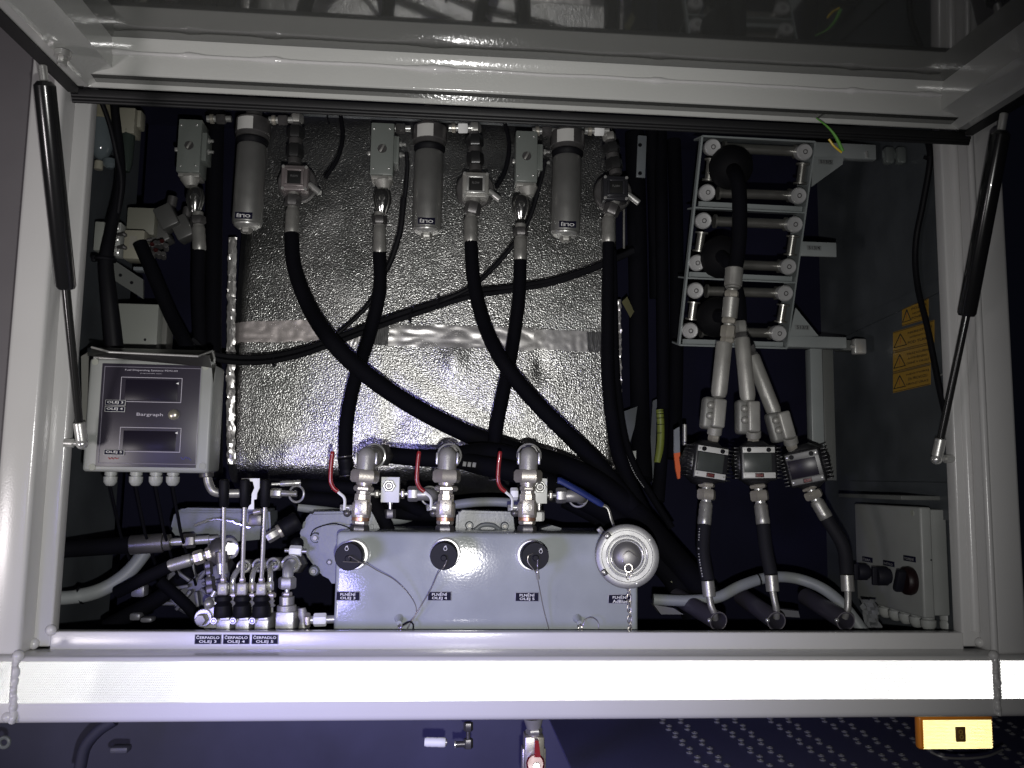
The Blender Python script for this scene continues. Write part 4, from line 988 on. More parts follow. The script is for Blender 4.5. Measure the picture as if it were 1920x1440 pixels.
for i, (x0, y0, x1, y1) in enumerate(((245, 1098, 270, 1120), (262, 1158, 284, 1168), (242, 1150, 262, 1164), (296, 1128, 345, 1136))):
    solo('floor_fitting', pbox(x0, y0, x1, y1, .14+.02*i, .02, .003), (M('dim_metal', (.16, .16, .18), .4, .3)), ('small dim block below the left conduit end', 'small dim nut on the dark floor, right one', 'small dim nut on the dark floor, left one', 'flat pale strip left of the lever valves')[i], 'fitting')
solo('floor_hose', G().tube(hose_pts([(200, 1175, .2), (300, 1120, .2), (370, 1060, .2), (420, 1040, .2)]), .011), hoserub, 'black hose rising from the floor toward the levers', 'hose')
solo('floor_hose', G().tube(hose_pts([(300, 1090, .18), (345, 1130, .18), (372, 1160, .18)]), .008), hoserub, 'short black hose beside the hex plug', 'hose')
solo('conduit_pipe', G().tube(hose_pts([(88, 1122, .11), (140, 1119, .13), (190, 1106, .15), (235, 1078, .16), (268, 1040, .17), (285, 1010, .18)]), [.0095 if i > 8 else .0088 for i in range(41)], 16), conduit, 'pale grey conduit sweeping up from the lower left corner', 'conduit')
q = P(152, 1116, .136); solo('zip_tie', G().torus(q, (1, 0, .3), .0100, .0020, 20, 6), black, 'black zip tie round the left pale conduit', 'zip tie')

T = thing('hose_coupling', 'large dark steel hose coupling lying left of the levers', 'coupling', P(300, 1018, .14))
chain(T, (244, 1022, .14), (410, 1010, .15), [('ferrule', 62, 36, dsteel, 'c'), ('collar', 14, 30, dsteel, 'c'), ('adapter', 22, 14, zinc, 'c'), ('nut', 24, 26, dsteel, 'h'), ('adapter', 26, 16, zinc, 'c'), ('pipe', 18, 12, zinc, 'c')])
hose('black_hose', 'black hose entering the large dark coupling from the left wall', [(120, 1030, .12), (180, 1026, .13), (248, 1021, .14)], 32)
T = thing('angled_coupling', 'bright crimped coupling slanting up beside the large dark one', 'coupling', P(350, 1055, .12))
chain(T, (316, 1062, .12), (398, 1037, .125), [('ferrule', 44, 24, steel, 'f'), ('collar', 5, 16, zinc, 'c'), ('nut', 20, 25, nickel, 'h'), ('collar', 4, 16, zinc, 'c'), ('nut', 12, 24, nickel, 'h')])
hose('black_hose', 'black hose entering the slanting bright coupling', [(220, 1110, .14), (270, 1085, .125), (318, 1062, .12)], 24)
T = thing('swivel_elbow', 'black and chrome swivel elbow behind the leftmost lever', 'elbow', P(415, 1040, .12)); k = mp(430, 1030, .12)
part('hood', G().sphere(P(414, 1034, .135), 27*k, 20), dsteel, T)
part('chrome_ring', G().torus(P(431, 1028, .118), (.4, 1, .1), 17*k, 3*k, 30, 8), chrome, T)
part('hex_cap', G().hexn(P(431, 1028, .125), P(433, 1029, .112), 14*k, ref=Z_), zinc, T)
chain(T, (415, 1034, .112), (418, 1076, .112), [('barrel', 20, 24, dsteel, 'c'), ('bright_collar', 20, 20, zinc, 'c')])
T = thing('side_nuts', 'stack of dull nuts left of the leftmost lever foot', 'fittings', P(393, 1105, .12))
chain(T, (390, 1052, .125), (396, 1112, .12), [('nut', 14, 16, dsteel, 'h'), ('nut', 12, 14, dsteel, 'h'), ('neck', 4, 10, dsteel, 'c'), ('nut', 16, 18, dsteel, 'h'), ('nut', 14, 20, dsteel, 'h')])

# ================================================================ hand lever valve bank
LY = .075
T = thing('lever_valve_bank', 'hydraulic valve bank with three long hand levers at lower left', 'valve bank', P(450, 1180, LY))
k = mp(450, 1120, LY)
for i, (xt, xb_) in enumerate(((420, 418.5), (459, 454.5), (497, 490.5))):
    lv = part('lever', G().cyl(P(xt, 948, LY-.02), P(xb_, 1086, LY-.004), 3.9*k, .0004), M('lever_rod_nickel', (.66, .65, .60), .3, .75), T)
    part('grip', G().lathe(P(xt+.5, 899, LY-.026), P(xt, 950, LY-.020), [(0, 7.5*k), (.05, 9.2*k), (.5, 9.2*k), (.96, 8.3*k), (1, 7*k)], 20), black, lv)
    part('lever_nut', G().hexn(P(xb_, 1083, LY-.004), P(xb_, 1092, LY-.003), 5.8*k, ref=(0, -1, 0)), nickel, T)
    cv = part('clevis', G().box(P(xb_, 1104, LY-.001), 19*k, .010, 23*k, b=.0022, seg=3), castal, T, None)
    part('clevis_hole', G().cyl(P(xb_-1, 1104, LY-.0065), P(xb_-1, 1104, LY-.004), 4.2*k), dsteel, cv)
    part('boot', G().lathe(P(xb_, 1115, LY), P(xb_, 1157, LY), [(0, 8*k), (.08, 15*k), (.25, 16*k), (.36, 11.5*k), (.48, 16.5*k), (.7, 17*k), (.95, 17*k), (1, 16*k)], 24), black, T)
    part('section', pbox(xb_-14, 1160, xb_+12, 1196, LY-.004, .06, .002), M('aluminium_section', (.50, .50, .50), .4, .5, bump=.2, scale=400), T)
    part('section_step', pbox(xb_-6, 1158, xb_+11, 1164, LY-.009, .03, .001), M('aluminium_section', (.5, .5, .5), .4, .5), T)
    q = P(xb_-16, 1163, LY-.004); part('section_screw', G().cyl(q+V((0, .002, 0)), q+V((0, -.006, 0)), 6.5*k, .0006), zinc, T)
    part('screw_socket', G().torus(q+V((0, -.006, 0)), Y_, 3.4*k, 1*k, 16, 6), dsteel, T)
    g = G().lathe(P(xb_+19, 1118, LY+.004), P(xb_+19, 1148, LY+.004), [(0, 4*k), (.2, 4*k), (.3, 7*k), (.42, 3.5*k), (.6, 8*k), (.7, 3*k), (1, 3*k)], 6)
    part('spool_link', g, castal, T)
    part('spool_nut', G().hexn(P(xb_+19, 1112, LY+.004), P(xb_+19, 1120, LY+.004), 8*k, ref=(0, -1, 0)), nickel, T)
# end cap assembly at the left
part('end_block', pbox(382, 1122, 412, 1180, LY+.012, .05, .003), M('aluminium_section', (.5, .5, .5), .4, .5), T)
q = P(378, 1161, LY+.006)
part('end_flange', G().cyl(q+V((.002, .014, 0)), q+V((.001, .002, .001)), 17*k, .001), zinc, T)
part('end_plug', G().hexn(q+V((.001, .003, 0)), q+V((0, -.008, 0)), 11*k, ref=Z_), castal, T)
part('end_knuckle', G().sphere(P(392, 1132, LY+.01), 10*k, 12), steel, T)
part('end_rod', G().cyl(P(398, 1118, LY+.01), P(404, 1108, LY+.01), 5*k), zinc, T)
# elbows with rings
for i, (tx, ty, bx) in enumerate(((458, 1062, 437), (487, 1060, 473), (513, 1058, 507))):
    pts = hose_pts([(tx+10, ty-1, LY+.075), (tx+3, ty-1, LY+.05), (tx-3, ty+1, LY+.032), ((tx+bx)/2-3, ty+9, LY+.018), (bx, ty+24, LY+.012), (bx-.5, ty+42, LY+.012)], 6)
    part('elbow_pipe', G().tube(pts, 5.2*k, 16), chrome, T)
    part('elbow_ring', G().torus(P(tx-1, ty, LY+.045), (-.2, 1, .05), 11*k, 2.6*k, 28, 8), zinc, T)
    part('elbow_nut', G().hexn(P(tx+3, ty-1, LY+.052), P(tx+10, ty-1, LY+.07), 15*k, ref=Z_), dsteel, T)
    chain(T, (bx-.5, ty+32, LY+.012), (bx-.5, ty+60, LY+.012), [('pipe_nut', 17, 13, nickel if i == 1 else zinc, 'h'), ('pipe', 3, 7, zinc, 'c'), ('pipe_nut', 8, 16, nickel, 'h')])
pts = hose_pts([(556, 1056, LY+.07), (549, 1056, LY+.05), (543, 1060, LY+.034), (540, 1070, LY+.022), (540, 1086, LY+.018)], 6)
part('large_elbow', G().tube(pts, 10.5*k, 20), zinc, T)
part('large_elbow_ring', G().torus(P(545, 1058, LY+.046), (-.25, 1, .1), 15.5*k, 3*k, 32, 8), chrome, T)
part('large_elbow_nut', G().hexn(P(550, 1058, LY+.05), P(560, 1056, LY+.075), 20*k, ref=Z_), dsteel, T)
chain(T, (539, 1082, LY+.018), (537, 1160, LY+.018), [('big_nut', 22, 31, steel, 'h'), ('collar', 6, 9, zinc, 'c'), ('thin_nut', 8, 18, nickel, 'h'), ('port', 16, 28, steel, 'c'), ('port_base', 12, 36, castal, 'c'), ('port_base', 14, 40, castal, 'c')])
part('inlet_block', pbox(516, 1148, 550, 1196, LY+.004, .05, .002), M('aluminium_section', (.5, .5, .5), .4, .5), T)
part('inlet_casting', G().lathe(P(566, 1140, LY+.02), P(570, 1185, LY+.02), [(0, 7*k), (.25, 10*k), (.5, 6*k), (1, 12*k)], 14), castal, T)
chain(T, (572, 1163, LY+.01), (630, 1161, LY+.012), [('washer_nut', 10, 26, nickel, 'h'), ('collar', 6, 15, zinc, 'c'), ('bright_nut', 24, 23, whitemetal, 'h'), ('pipe', 18, 15, zinc, 'c')])
# fittings above and behind
T = thing('small_banjo', 'small nut and ring fitting between levers and gear housing', 'fitting', P(555, 1030, .13))
chain(T, (534, 1032, .13), (575, 1034, .13), [('pipe', 8, 7, zinc, 'c'), ('nut', 20, 19, whitemetal, 'h'), ('pipe', 8, 7, zinc, 'c')])
part('cap', G().sphere(P(557, 1020, .14), .009, 14), black, T)
T = thing('ribbed_plug', 'dark ribbed connector behind the rightmost lever', 'connector', P(530, 990, .14))
chain(T, (500, 1010, .14), (560, 975, .15), [('nut', 22, 20, steel, 'h'), ('ring', 6, 26, nickel, 'c'), ('ribbed_body', 34, 36, black, 'f')])
T = thing('crimp_pair', 'two parallel crimped tube ends right of the rightmost lever', 'tube ends', P(540, 910, .12))
chain(T, (509, 908, .12), (564, 905, .125), [('pipe', 16, 6, zinc, 'c'), ('ferrule', 38, 11, zinc, 'f')])
chain(T, (508, 924, .12), (557, 926, .12), [('nut', 20, 17, steel, 'h'), ('tube', 29, 11, steel, 'c')])
part('bright_ring', G().torus(P(556, 926, .13), (.35, 1, 0), .0108, .0016, 28, 8, ), chrome, T)
T = thing('white_bracket', 'white metal bracket behind the middle lever', 'bracket', P(478, 955, .1))
part('bracket', pquad([(453, 897), (487, 897), (487, 914), (482, 925), (481, 936), (476, 937), (476, 955), (465, 955), (466, 949), (471, 945), (472, 926), (477, 915), (474, 903), (453, 900)], .1, .003), whitemetal, T)
part('clip_nut', G().cyl(P(475, 961, .105), P(490, 958, .105), .0035, .0006), nickel, T)
part('dark_block', pbox(466, 964, 490, 986, .11, .02, .002), dsteel, T)
T = thing('steel_bend', 'shiny steel pipe bend below the display box right corner', 'pipe bend', P(400, 925, .14))
part('bend', G().tube(hose_pts([(388, 885, .14), (391, 905, .14), (400, 921, .14), (420, 925, .145), (450, 925, .15)]), .0058, 16), steel, T)
part('collar', G().cyl(P(386, 862, .14), P(387, 895, .14), .0095, .001), dsteel, T)

# ================================================================ roller guides for the dispensing hoses
A = P(1317, 255, .150); B = P(1529, 266, .150); Cc = P(1274, 647, .232)
nrm = (B-A).cross(Cc-A).normalized()
if nrm.y > 0: nrm = -nrm
def RP(x, y, w=0.):
    d = ray(x, y); t = (A+nrm*w-CAM).dot(nrm)/d.dot(nrm); return CAM+d*t
T = thing('roller_guide', 'tall grey frame of steel rollers with three openings for the hoses', 'roller guide', Cc)
k = mp(1400, 450, .19)
def bar(x0, y0, x1, y1, wd, w0=-.002, dep=.045, m=None, nm='frame_bar'):
    a, b = RP(x0, y0, w0), RP(x1, y1, w0); d = (b-a); s = d.normalized().cross(nrm).normalized()*wd*k/2
    part(nm, G().prism([a-s, b-s, b+s, a+s], -nrm*dep), m or M('roller_frame_grey', (.20, .22, .22), .35, bump=.1, scale=300), T)
bar(1317, 255, 1529, 266, 3.2); bar(1274, 647, 1476, 653, 3.2)
bar(1317, 255, 1274, 647, 3.6, -.002, .010); bar(1529, 266, 1476, 653, 3.0)
bar(1304, 389, 1512, 399, 3.0, -.0025, .0445); bar(1286, 521, 1493, 530, 3.0, -.0025, .0445)
cells = [((1336, 276), (1508, 285), (1326, 361), (1497, 367), (1304, 389, 1512, 399)), ((1319, 414), (1490, 421), (1307, 493), (1478, 500), (1286, 521, 1493, 530)), ((1304, 545), (1472, 550), (1294, 620), (1460, 625), (1274, 647, 1476, 653))]
rollm = M('worn_steel_roller', (.33, .325, .30), .30, .85, bump=.06, scale=300, var=.15, vscale=30)
for ci, (tl, tr, bl, br, bt_) in enumerate(cells):
    for (p, q, dr) in ((tl, tr, 1), (bl, br, 1)):
        a, b = RP(*p, -.020), RP(*q, -.020); u = (b-a).normalized(); e = 20*k
        rl = part('roller', G().lathe(a+u*e, b-u*e*.8, [(0, 13*k), (.03, 13*k), (.035, 9.3*k), (.965, 9.3*k), (.97, 13*k), (1, 13*k)], 24), rollm, T)
    for (p, q) in ((tl, bl), (tr, br)):
        a, b = RP(*p, -.012), RP(*q, -.012); u = (b-a).normalized(); e = 21*k
        part('roller', G().lathe(a+u*e, b-u*e, [(0, 12.5*k), (.08, 12.5*k), (.09, 7.6*k), (.91, 7.6*k), (.92, 12.5*k), (1, 12.5*k)], 24), rollm, T)
    for p in (tl, tr, bl, br):
        a = RP(*p, .0); r = 15.2*k
        dk = part('roller_bolt', G().lathe(a-nrm*.014, a+nrm*.004, [(0, r*.9), (.5, r), (.86, r), (.93, r*.92), (1, r*.86), (.97, r*.5), (.97, r*.3), (1.0, r*.27), (1.0, .0004)], 32), M('turned_bolt_face', (.60, .60, .60), .28, .5, bump=.1, scale=400), T)
        part('bolt_socket', G().torus(a+nrm*.0042, nrm, r*.24, r*.06, 16, 6), dsteel, dk)
    x0, y0, x1, y1 = bt_
    bar(x0+6, y0-7, x1-8, y1-7, 9, -.012, .004, nm='ledge')
for (x, y, r, lb, w) in ((1370, 314, 41, 'black rubber hose stop ball in the top roller opening', .012), (1352, 482, 40, 'black rubber hose stop ball in the middle roller opening', .004), (1343, 595, 38, 'black rubber hose stop ball in the lowest roller opening', -.004)):
    q = RP(x, y, w); kk = mp(x, y, q.y)
    solo('stop_ball', G().sphere(q, r*kk, 28), M('matt_black_ball', (.004, .004, .005), .7, spec=.12, bump=.05, scale=300), lb, 'stop ball', group='rubber stop balls in the roller guide')
hose('dispensing_hose', 'black hose hanging out of the top roller opening', [(1374, 318, .13), (1380, 330, .095), (1386, 360, .09), (1387, 430, .095), (1383, 480, .10), (1378, 507, .10)], 27)
hose('dispensing_hose', 'short black hose out of the middle roller opening', [(1352, 480, .15), (1368, 500, .13), (1385, 560, .125), (1388, 600, .125)], 24)
hose('dispensing_hose', 'short black hose out of the lowest roller opening', [(1345, 592, .17), (1365, 600, .15), (1390, 630, .14), (1404, 650, .14)], 24)

# ---------------------------------------------------------------- three oil guns with meters
def gun(label, A_, meter, low, dim=1., bright_print=False):
    T = thing('oil_gun', label, 'oil gun', P(meter[0], meter[1], meter[2]), 'oil dispensing guns with digital meters')
    for seg in A_['chain']: chain(T, *seg)
    # pipe with rounded end
    (x0, y0, Y0), (x1, y1, Y1), w = A_['pipe']
    a, b = P(x0, y0, Y0), P(x1, y1, Y1); k = mp(x1, y1, Y1)
    part('grip_pipe', G().lathe(a, b, [(0, w*k*.46), (.03, w*k*.5), (.88, w*k*.5), (.96, w*k*.42), (1, w*k*.2)], 28), castal, T)
    (x0, y0), (x1, y1), w = A_['slab']; Y1 = meter[2]-.004
    a, b = P(x0, y0, Y1), P(x1, y1, Y1); d = b-a; s = d.normalized().cross(Y_).normalized()
    k = mp(x0, y0, Y1); m_ = (a+b)/2; ang = math.atan2(d.x, -d.z)
    part('trigger_guard', G().box(m_, w*k, .012, d.length, R=Matrix.Rotation(-ang, 3, 'Y') @ Matrix.Identity(3), b=.003, seg=3), castal, T)
    part('swivel_body', G().box(m_+s*(14*k if s.x < 0 else -14*k)+V((0, .014, 0)), 26*k, .02, d.length*1.12, R=Matrix.Rotation(-ang, 3, 'Y'), b=.005, seg=3), M('dull_swivel_alloy', (.20, .20, .19), .5, .4), T)
    for f in (.25, .62):
        q = a.lerp(b, f)+(s if s.x < 0 else -s)*16*k+V((0, .002, 0)); part('swivel_lobe', G().sphere(q, 7*k, 12), castal, T)
    chain(T, (x1-(4 if x1 < 1400 else 0), y1-2, Y1+.006), A_['neck'], [('collar', 10, 27, castal, 'c'), ('neck_nut', 8, 21, nickel, 'h'), ('neck', 4, 18, steel, 'c')])
    # meter
    mx, my, mY, rot, yaw = meter; c = P(mx, my, mY); k = mp(mx, my, mY)
    R = Matrix.Rotation(rot, 3, 'Y') @ Matrix.Rotation(yaw, 3, 'Z')
    ex, ey, ez = R@X_, R@Y_, R@Z_
    mt = part('meter_body', G().lathe(c+ey*.040, c-ey*.004, [(0, 38*k), (.2, 43*k), (.7, 45*k), (.9, 43*k), (1, 36*k)], 10, rot=math.radians(18), ref=ez), M('black_meter_plastic', (.012, .012, .014), .38), T, sharp=60)
    part('meter_face', G().box(c-ey*.004, 66*k, .012, 66*k, R=R, b=.003, seg=3), M('black_meter_plastic', (.012, .012, .014), .38), mt)
    for i in range(9):
        for sgn in (-1, 1):
            part('grip_rib', G().box(c+ex*sgn*39*k+ez*(i-4)*7*k+ey*.006, 9*k, .022, 2.6*k, R=R, b=.0006), M('black_meter_plastic', (.012, .012, .014), .38), mt)
    f = lambda u, v, w_=0: c+ex*u*k+ez*v*k-ey*(.0105+w_)
    part('top_bar', G().box(f(0, 24), 59*k, .0014, 10.5*k, R=R, b=.0005), sticker if dim == 1 else M('shaded_sticker', (.15, .15, .15), .5), mt)  # turned meter: its shade is put into the bar and screen colours
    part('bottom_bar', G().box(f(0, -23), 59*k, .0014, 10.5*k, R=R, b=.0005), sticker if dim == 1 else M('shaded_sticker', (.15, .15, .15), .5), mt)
    for u in (-18, 18): part('button', G().cyl(f(u, 24, -.001), f(u, 24, .0025), 4.3*k, .0004, 16), black, mt)
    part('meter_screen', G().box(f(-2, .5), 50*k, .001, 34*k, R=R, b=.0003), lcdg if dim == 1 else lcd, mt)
    pp_ = part('badge', G().box(f(0, -23, .0006), 16*k, .001, 8*k, R=R, b=.0002), M('red_black_badge', (.04, .01, .01), .5), mt)
    text('K24', f(0, -23, .0014), 4.6*k, M('badge_red', (.22, .04, .04), .5), pp_, right=ex, up=ez, width=11*k)
    for u in (-26, 26):
        for v in (24, -23): part('face_screw', G().cyl(f(u, v, 0), f(u, v, .0014), 1.5*k, 0, 8), zinc, mt)
    # lower hose
    (nx0, ny0), (nx1, ny1), (fx1, fy1), (hx, hy), (gx, gy), (tx, ty), (kx, ky) = low
    chain(T, (nx0, ny0, mY+.006), (nx1, ny1, mY+.004), [('outlet_nut', 8, 30, nickel, 'h'), ('collar', 4, 17, chrome, 'c'), ('outlet_nut', 20, 33, nickel, 'h'), ('collar', 5, 19, chrome, 'c')])
    chain(T, (nx1, ny1, mY+.004), (fx1, fy1, mY), [('upper_ferrule', 1, 26, steel, 'f')])
    hp__ = hose_pts([(fx1, fy1, mY), ((fx1+hx)/2+A_.get('bow', 0), (fy1+hy)/2, mY-.01), (hx, hy, mY-.02)], 10)
    part('lower_hose', G().tube(hp__, 12.2*k, 18), M('gun_hose_rubber', (.010, .010, .014), .7, spec=.2, bump=.3, scale=1200), T)
    if bright_print:
        pg = G()
        for i in range(0, len(hp__)-1):
            if random.random() < .25: continue
            a_ = hp__[i]+V((-10.5*k, -7.0*k, 0)); b_ = hp__[i].lerp(hp__[i+1], random.uniform(.35, .7))+V((-10.5*k, -7.0*k, 0))
            pg.box((a_+b_)/2, .0016, .0016, (b_-a_).length, b=.0002)
        part('hose_print', pg, M('faded_white_print', (.30, .30, .32), .6), T, kind='stuff')
    chain(T, (hx, hy, mY-.02), (gx, gy, mY-.022), [('lower_ferrule', 1, 24, steel, 'c')])
    part('spout', G().tube(hose_pts([(gx, gy, mY-.022), (tx, ty, mY-.024), ((tx+kx)/2+2, (ty+ky)/2+2, mY-.024), (kx, ky, mY-.018)], 6), 6*k, 16), steel, T)
    return T
gA = dict(chain=[((1377, 503, .10), (1374, 541, .10), [('crimp_ferrule', 34, 33, steel, 'c'), ('ring', 4, 27, steel, 'c')]),
                 ((1373, 541, .10), (1363, 643, .11), [('ring', 4, 20, steel, 'c'), ('nut', 12, 25, nickel, 'h'), ('sleeve', 38, 29, steel, 'c'), ('nut', 10, 26, nickel, 'h'), ('ring', 4, 19, steel, 'c'), ('nut', 22, 27, nickel, 'h'), ('nut', 10, 25, nickel, 'h')])],
          pipe=((1358, 642, .112), (1347, 748, .115), 30), slab=((1350, 748), (1345, 802), 24), neck=(1337, 832, .122), bow=-5)
gun('leftmost oil gun whose meter screen shows brightest', gA, (1329, 868, .112, math.radians(7.5), math.radians(4)), ((1325, 906), (1324, 942), (1320, 985), (1327, 1089), (1330, 1119), (1333, 1135), (1341, 1160)), bright_print=True)
gB = dict(chain=[((1387, 602, .125), (1391, 640, .125), [('nut', 18, 24, steel, 'h'), ('nut', 14, 22, dsteel, 'h')])],
          pipe=((1391, 634, .125), (1403, 756, .12), 29), slab=((1412, 752), (1413, 810), 23), neck=(1413, 834, .125), bow=-2)
gun('middle oil gun with its meter hanging straight', gB, (1420, 868, .115, math.radians(-1), math.radians(-8)), ((1421, 908), (1426, 944), (1431, 984), (1446, 1078), (1449, 1109), (1452, 1125), (1456, 1158)))
gC = dict(chain=[((1402, 645, .14), (1412, 675, .14), [('nut', 18, 22, dsteel, 'h'), ('nut', 14, 24, dsteel, 'h')])],
          pipe=((1410, 668, .14), (1455, 782, .13), 28), slab=((1467, 772), (1481, 822), 23), neck=(1487, 846, .128), bow=12)
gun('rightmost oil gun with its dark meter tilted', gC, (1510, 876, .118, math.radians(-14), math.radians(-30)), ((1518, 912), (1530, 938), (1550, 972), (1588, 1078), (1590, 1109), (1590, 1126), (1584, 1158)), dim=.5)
for (x, y, bx, by, lb) in ((1347, 1165, 1268, 1118, 'dark drip tube holding the leftmost gun spout'), (1456, 1165, 1390, 1118, 'dark drip tube holding the middle gun spout'), (1586, 1165, 1510, 1118, 'dark drip tube holding the rightmost gun spout')):
    T = thing('drip_tube', lb, 'drip tube', P(x, y, .09), 'dark holder tubes for the gun spouts'); kk = mp(x, y, .085)
    a, b = P(x, y, .085), P(bx, by, .20)
    part('tube', G().lathe(b, a, [(0, 15*kk), (.02, 17.5*kk), (.99, 17.5*kk), (1, 17*kk), (1, 15*kk), (.6, 15*kk), (.6, .0005)], 30), M('dark_tube_paint', (.045, .042, .055), .32, spec=.5), T)
    part('rim', G().torus(a, a-b, 17.3*kk, .9*kk, 32, 6), M('worn_rim', (.30, .28, .30), .3, .6), T)
    part('clamp_screw', G().sphere(P(x-17, y-2, .08), .003, 10), chrome, T)
solo('conduit_pipe', G().tube(hose_pts([(1225, 1124, .16), (1290, 1126, .155), (1345, 1120, .155), (1390, 1098, .16), (1440, 1083, .165), (1490, 1084, .165), (1540, 1102, .15), (1580, 1134, .13), (1622, 1188, .11)], 8), .0078, 16), conduit, 'pale grey conduit arching behind the gun hoses', 'conduit')
for (x, y, lb) in ((1423, 1088, 'zip tie on the arching conduit, left one'), (1567, 1122, 'zip tie on the arching conduit, right one')):
    solo('zip_tie', G().torus(P(x, y, .163 if x < 1500 else .14), (1, 0, .2), .0084, .0012, 20, 6), black, lb, 'zip tie')
for i, pts in enumerate(([(1226, 1134), (1262, 1140), (1282, 1152), (1240, 1152)], [(1462, 1142), (1497, 1146), (1500, 1158), (1470, 1156)])):
    solo('floor_lug', pquad(pts, .16, .02), M('dim_metal', (.16, .16, .18), .4, .3), ('pale lug on the floor left of the leftmost drip tube', 'pale lug right of the middle drip tube')[i], 'lug')
T = thing('wire_plug', 'small dull plug on thin wire below the black hoses', 'plug', P(1266, 1088, .2))
part('plug', G().box(P(1266, 1086, .2), 15*.00078, .01, 18*.00078, R=Matrix.Rotation(.5, 3, 'Y'), b=.001), M('olive_plug', (.16, .16, .10), .5), T)
part('wire', G().tube(hose_pts([(1236, 1068, .2), (1250, 1074, .2), (1262, 1082, .2)]), .0008, 6), wire, T)
T = thing('crumpled_film', 'crumpled clear film left of the glands of the control box', 'film', P(1632, 1160, .12))
vs = []; fs = []
for j in range(9):
    for i in range(7):
        p = P(1613+i*5+j*1.2, 1124+j*7, .13); vs.append(p+V((0, .012*noise.noise(V((i*.8, j*.8, 2))), 0)))
for j in range(8):
    for i in range(6): a = j*7+i; fs.append((a, a+1, a+8, a+7))
part('film', G().add(vs, fs), M('clear_film', (.16, .165, .17), .12, coat=.5), T, sharp=20)

# ================================================================ right side: control box, brackets, stickers
xf = P(1727, 1050, .07).x
def onx(x, y, X=None):
    d = ray(x, y); t = ((xf if X is None else X)-CAM.x)/d.x; return CAM+d*t
Yn = .068; Yfr = onx(1604, 1030).y
zt_, zb_ = P(1735, 951, Yn).z, P(1735, 1160, Yn).z
T = thing('control_box', 'light grey control box with three black knobs at lower right', 'control box', V((xf+.04, .1, zb_)))
part('lid', G().box((xf+.008, (Yn+Yfr)/2, (zt_+zb_)/2), .016, Yfr-Yn, zt_-zb_, b=.003, seg=3), plasg, T)
part('body', G().box((xf+.0165+(wr-xf-.0165)/2-.001, (Yn+Yfr)/2+.002, (zt_+zb_)/2), wr-xf-.0185, Yfr-Yn-.004, (zt_-zb_)-.006, b=.002), plasg, T)
part('lid_screw', G().cyl(onx(1711, 962)+V((.001, 0, 0)), onx(1711, 962)+V((-.001, 0, 0)), .004), M('grey_plastic_screw', (.3, .31, .27), .45), T)
part('side_dot', G().cyl(P(1746, 1050, Yn+.001), P(1746, 1050, Yn-.0005), .0012), black, T)
for (x, y, r, L_, m, nm) in ((1628, 1072, .0125, .018, capblk, 'knob'), (1667, 1080, .0135, .020, capblk, 'knob')):
    q = onx(x, y)
    kn = part(nm, G().lathe(q, q+V((-L_, 0, 0)), [(0, r*.8), (.2, r*.8), (.22, r), (.85, r), (1, r*.85)], 20), m, T)
    part('pointer', G().box(q+V((-L_*.9, -.001, 0)), L_*.8, .006, r*1.9, b=.0015), m, kn)
q = onx(1709, 1089); r = .0185
kn = part('main_switch', G().lathe(q, q+V((-.012, 0, 0)), [(0, r), (.3, r*1.05), (.8, r), (1, r*.88)], 32), M('dark_red_switch', (.010, .003, .004), .45, spec=.3), T)
part('switch_grip', G().box(q+V((-.016, 0, 0)), .014, .010, r*1.7, R=Matrix.Rotation(.4, 3, 'X'), b=.003), capblk, kn)
for (x, y, s, ww) in ((1627, 1049, 'ČERP.', 13), (1667, 1056.5, 'SVĚTLO', 15), (1706, 1047.5, 'TOPENÍ', 18)):
    q = onx(x, y)
    pl = part('name_plate', G().box(q+V((-.0005, 0, 0)), .001, .030, .0075, b=.0002), lblack, T)
    text(s, q+V((-.0012, 0, 0)), .0042, M('dim_plate_text', (.30, .30, .30), .5), pl, right=-Y_, up=Z_, width=.024)
n = 6
for i in range(n):
    yy = Yfr-.02-(Yfr-Yn-.045)*i/(n-1); a = V((xf+.020, yy, zb_+.002))
    part('cable_gland', G().lathe(a, a+V((0, 0, -.022)), [(0, .0085), (.25, .0085), (.27, .0075), (.35, .0105), (.7, .0100), (.95, .006), (1, .004)], 12), plasw, T)
a = V((xf+.046, Yn+.022, zb_+.002)); part('cable_gland', G().lathe(a, a+V((0, 0, -.022)), [(0, .0105), (.3, .0105), (.35, .0095), (.5, .011), (.8, .0105), (1, .006)], 12), plasw, T)
part('rear_strap', G().box((xf+.03, (Yn+Yfr)/2+.01, zt_+.012), .10, Yfr-Yn, .006, b=.001), M('dim_grey_paint', (.11, .115, .11), .4), T)

# grey square tube bracing and label brackets behind the roller guide
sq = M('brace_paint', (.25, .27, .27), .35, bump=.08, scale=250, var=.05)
T = thing('hose_rack_brace', 'grey square tube brace with labelled gusset at the lower right of the rollers', 'brace', P(1530, 850, .27))
part('cross_tube', pbox(1470, 630, 1590, 652, .245, .02, .002), sq, T)
part('upright_tube', pbox(1521, 652, 1545, 862, .252, .02, .002), sq, T)
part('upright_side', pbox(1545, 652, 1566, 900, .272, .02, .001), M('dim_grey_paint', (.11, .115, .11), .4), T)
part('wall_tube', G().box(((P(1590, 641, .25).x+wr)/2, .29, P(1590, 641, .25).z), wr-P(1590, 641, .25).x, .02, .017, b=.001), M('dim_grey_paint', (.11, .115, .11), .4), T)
pc = part('end_clamp', pbox(1602, 634, 1626, 664, .235, .014, .003), zinc, T)
part('clamp_bolt', G().cyl(P(1596, 650, .238), P(1601, 650, .238), .003), zinc, pc)
gs = part('gusset', pquad([(1492, 577), (1535, 630), (1480, 630)], .243, .003), sq, T)
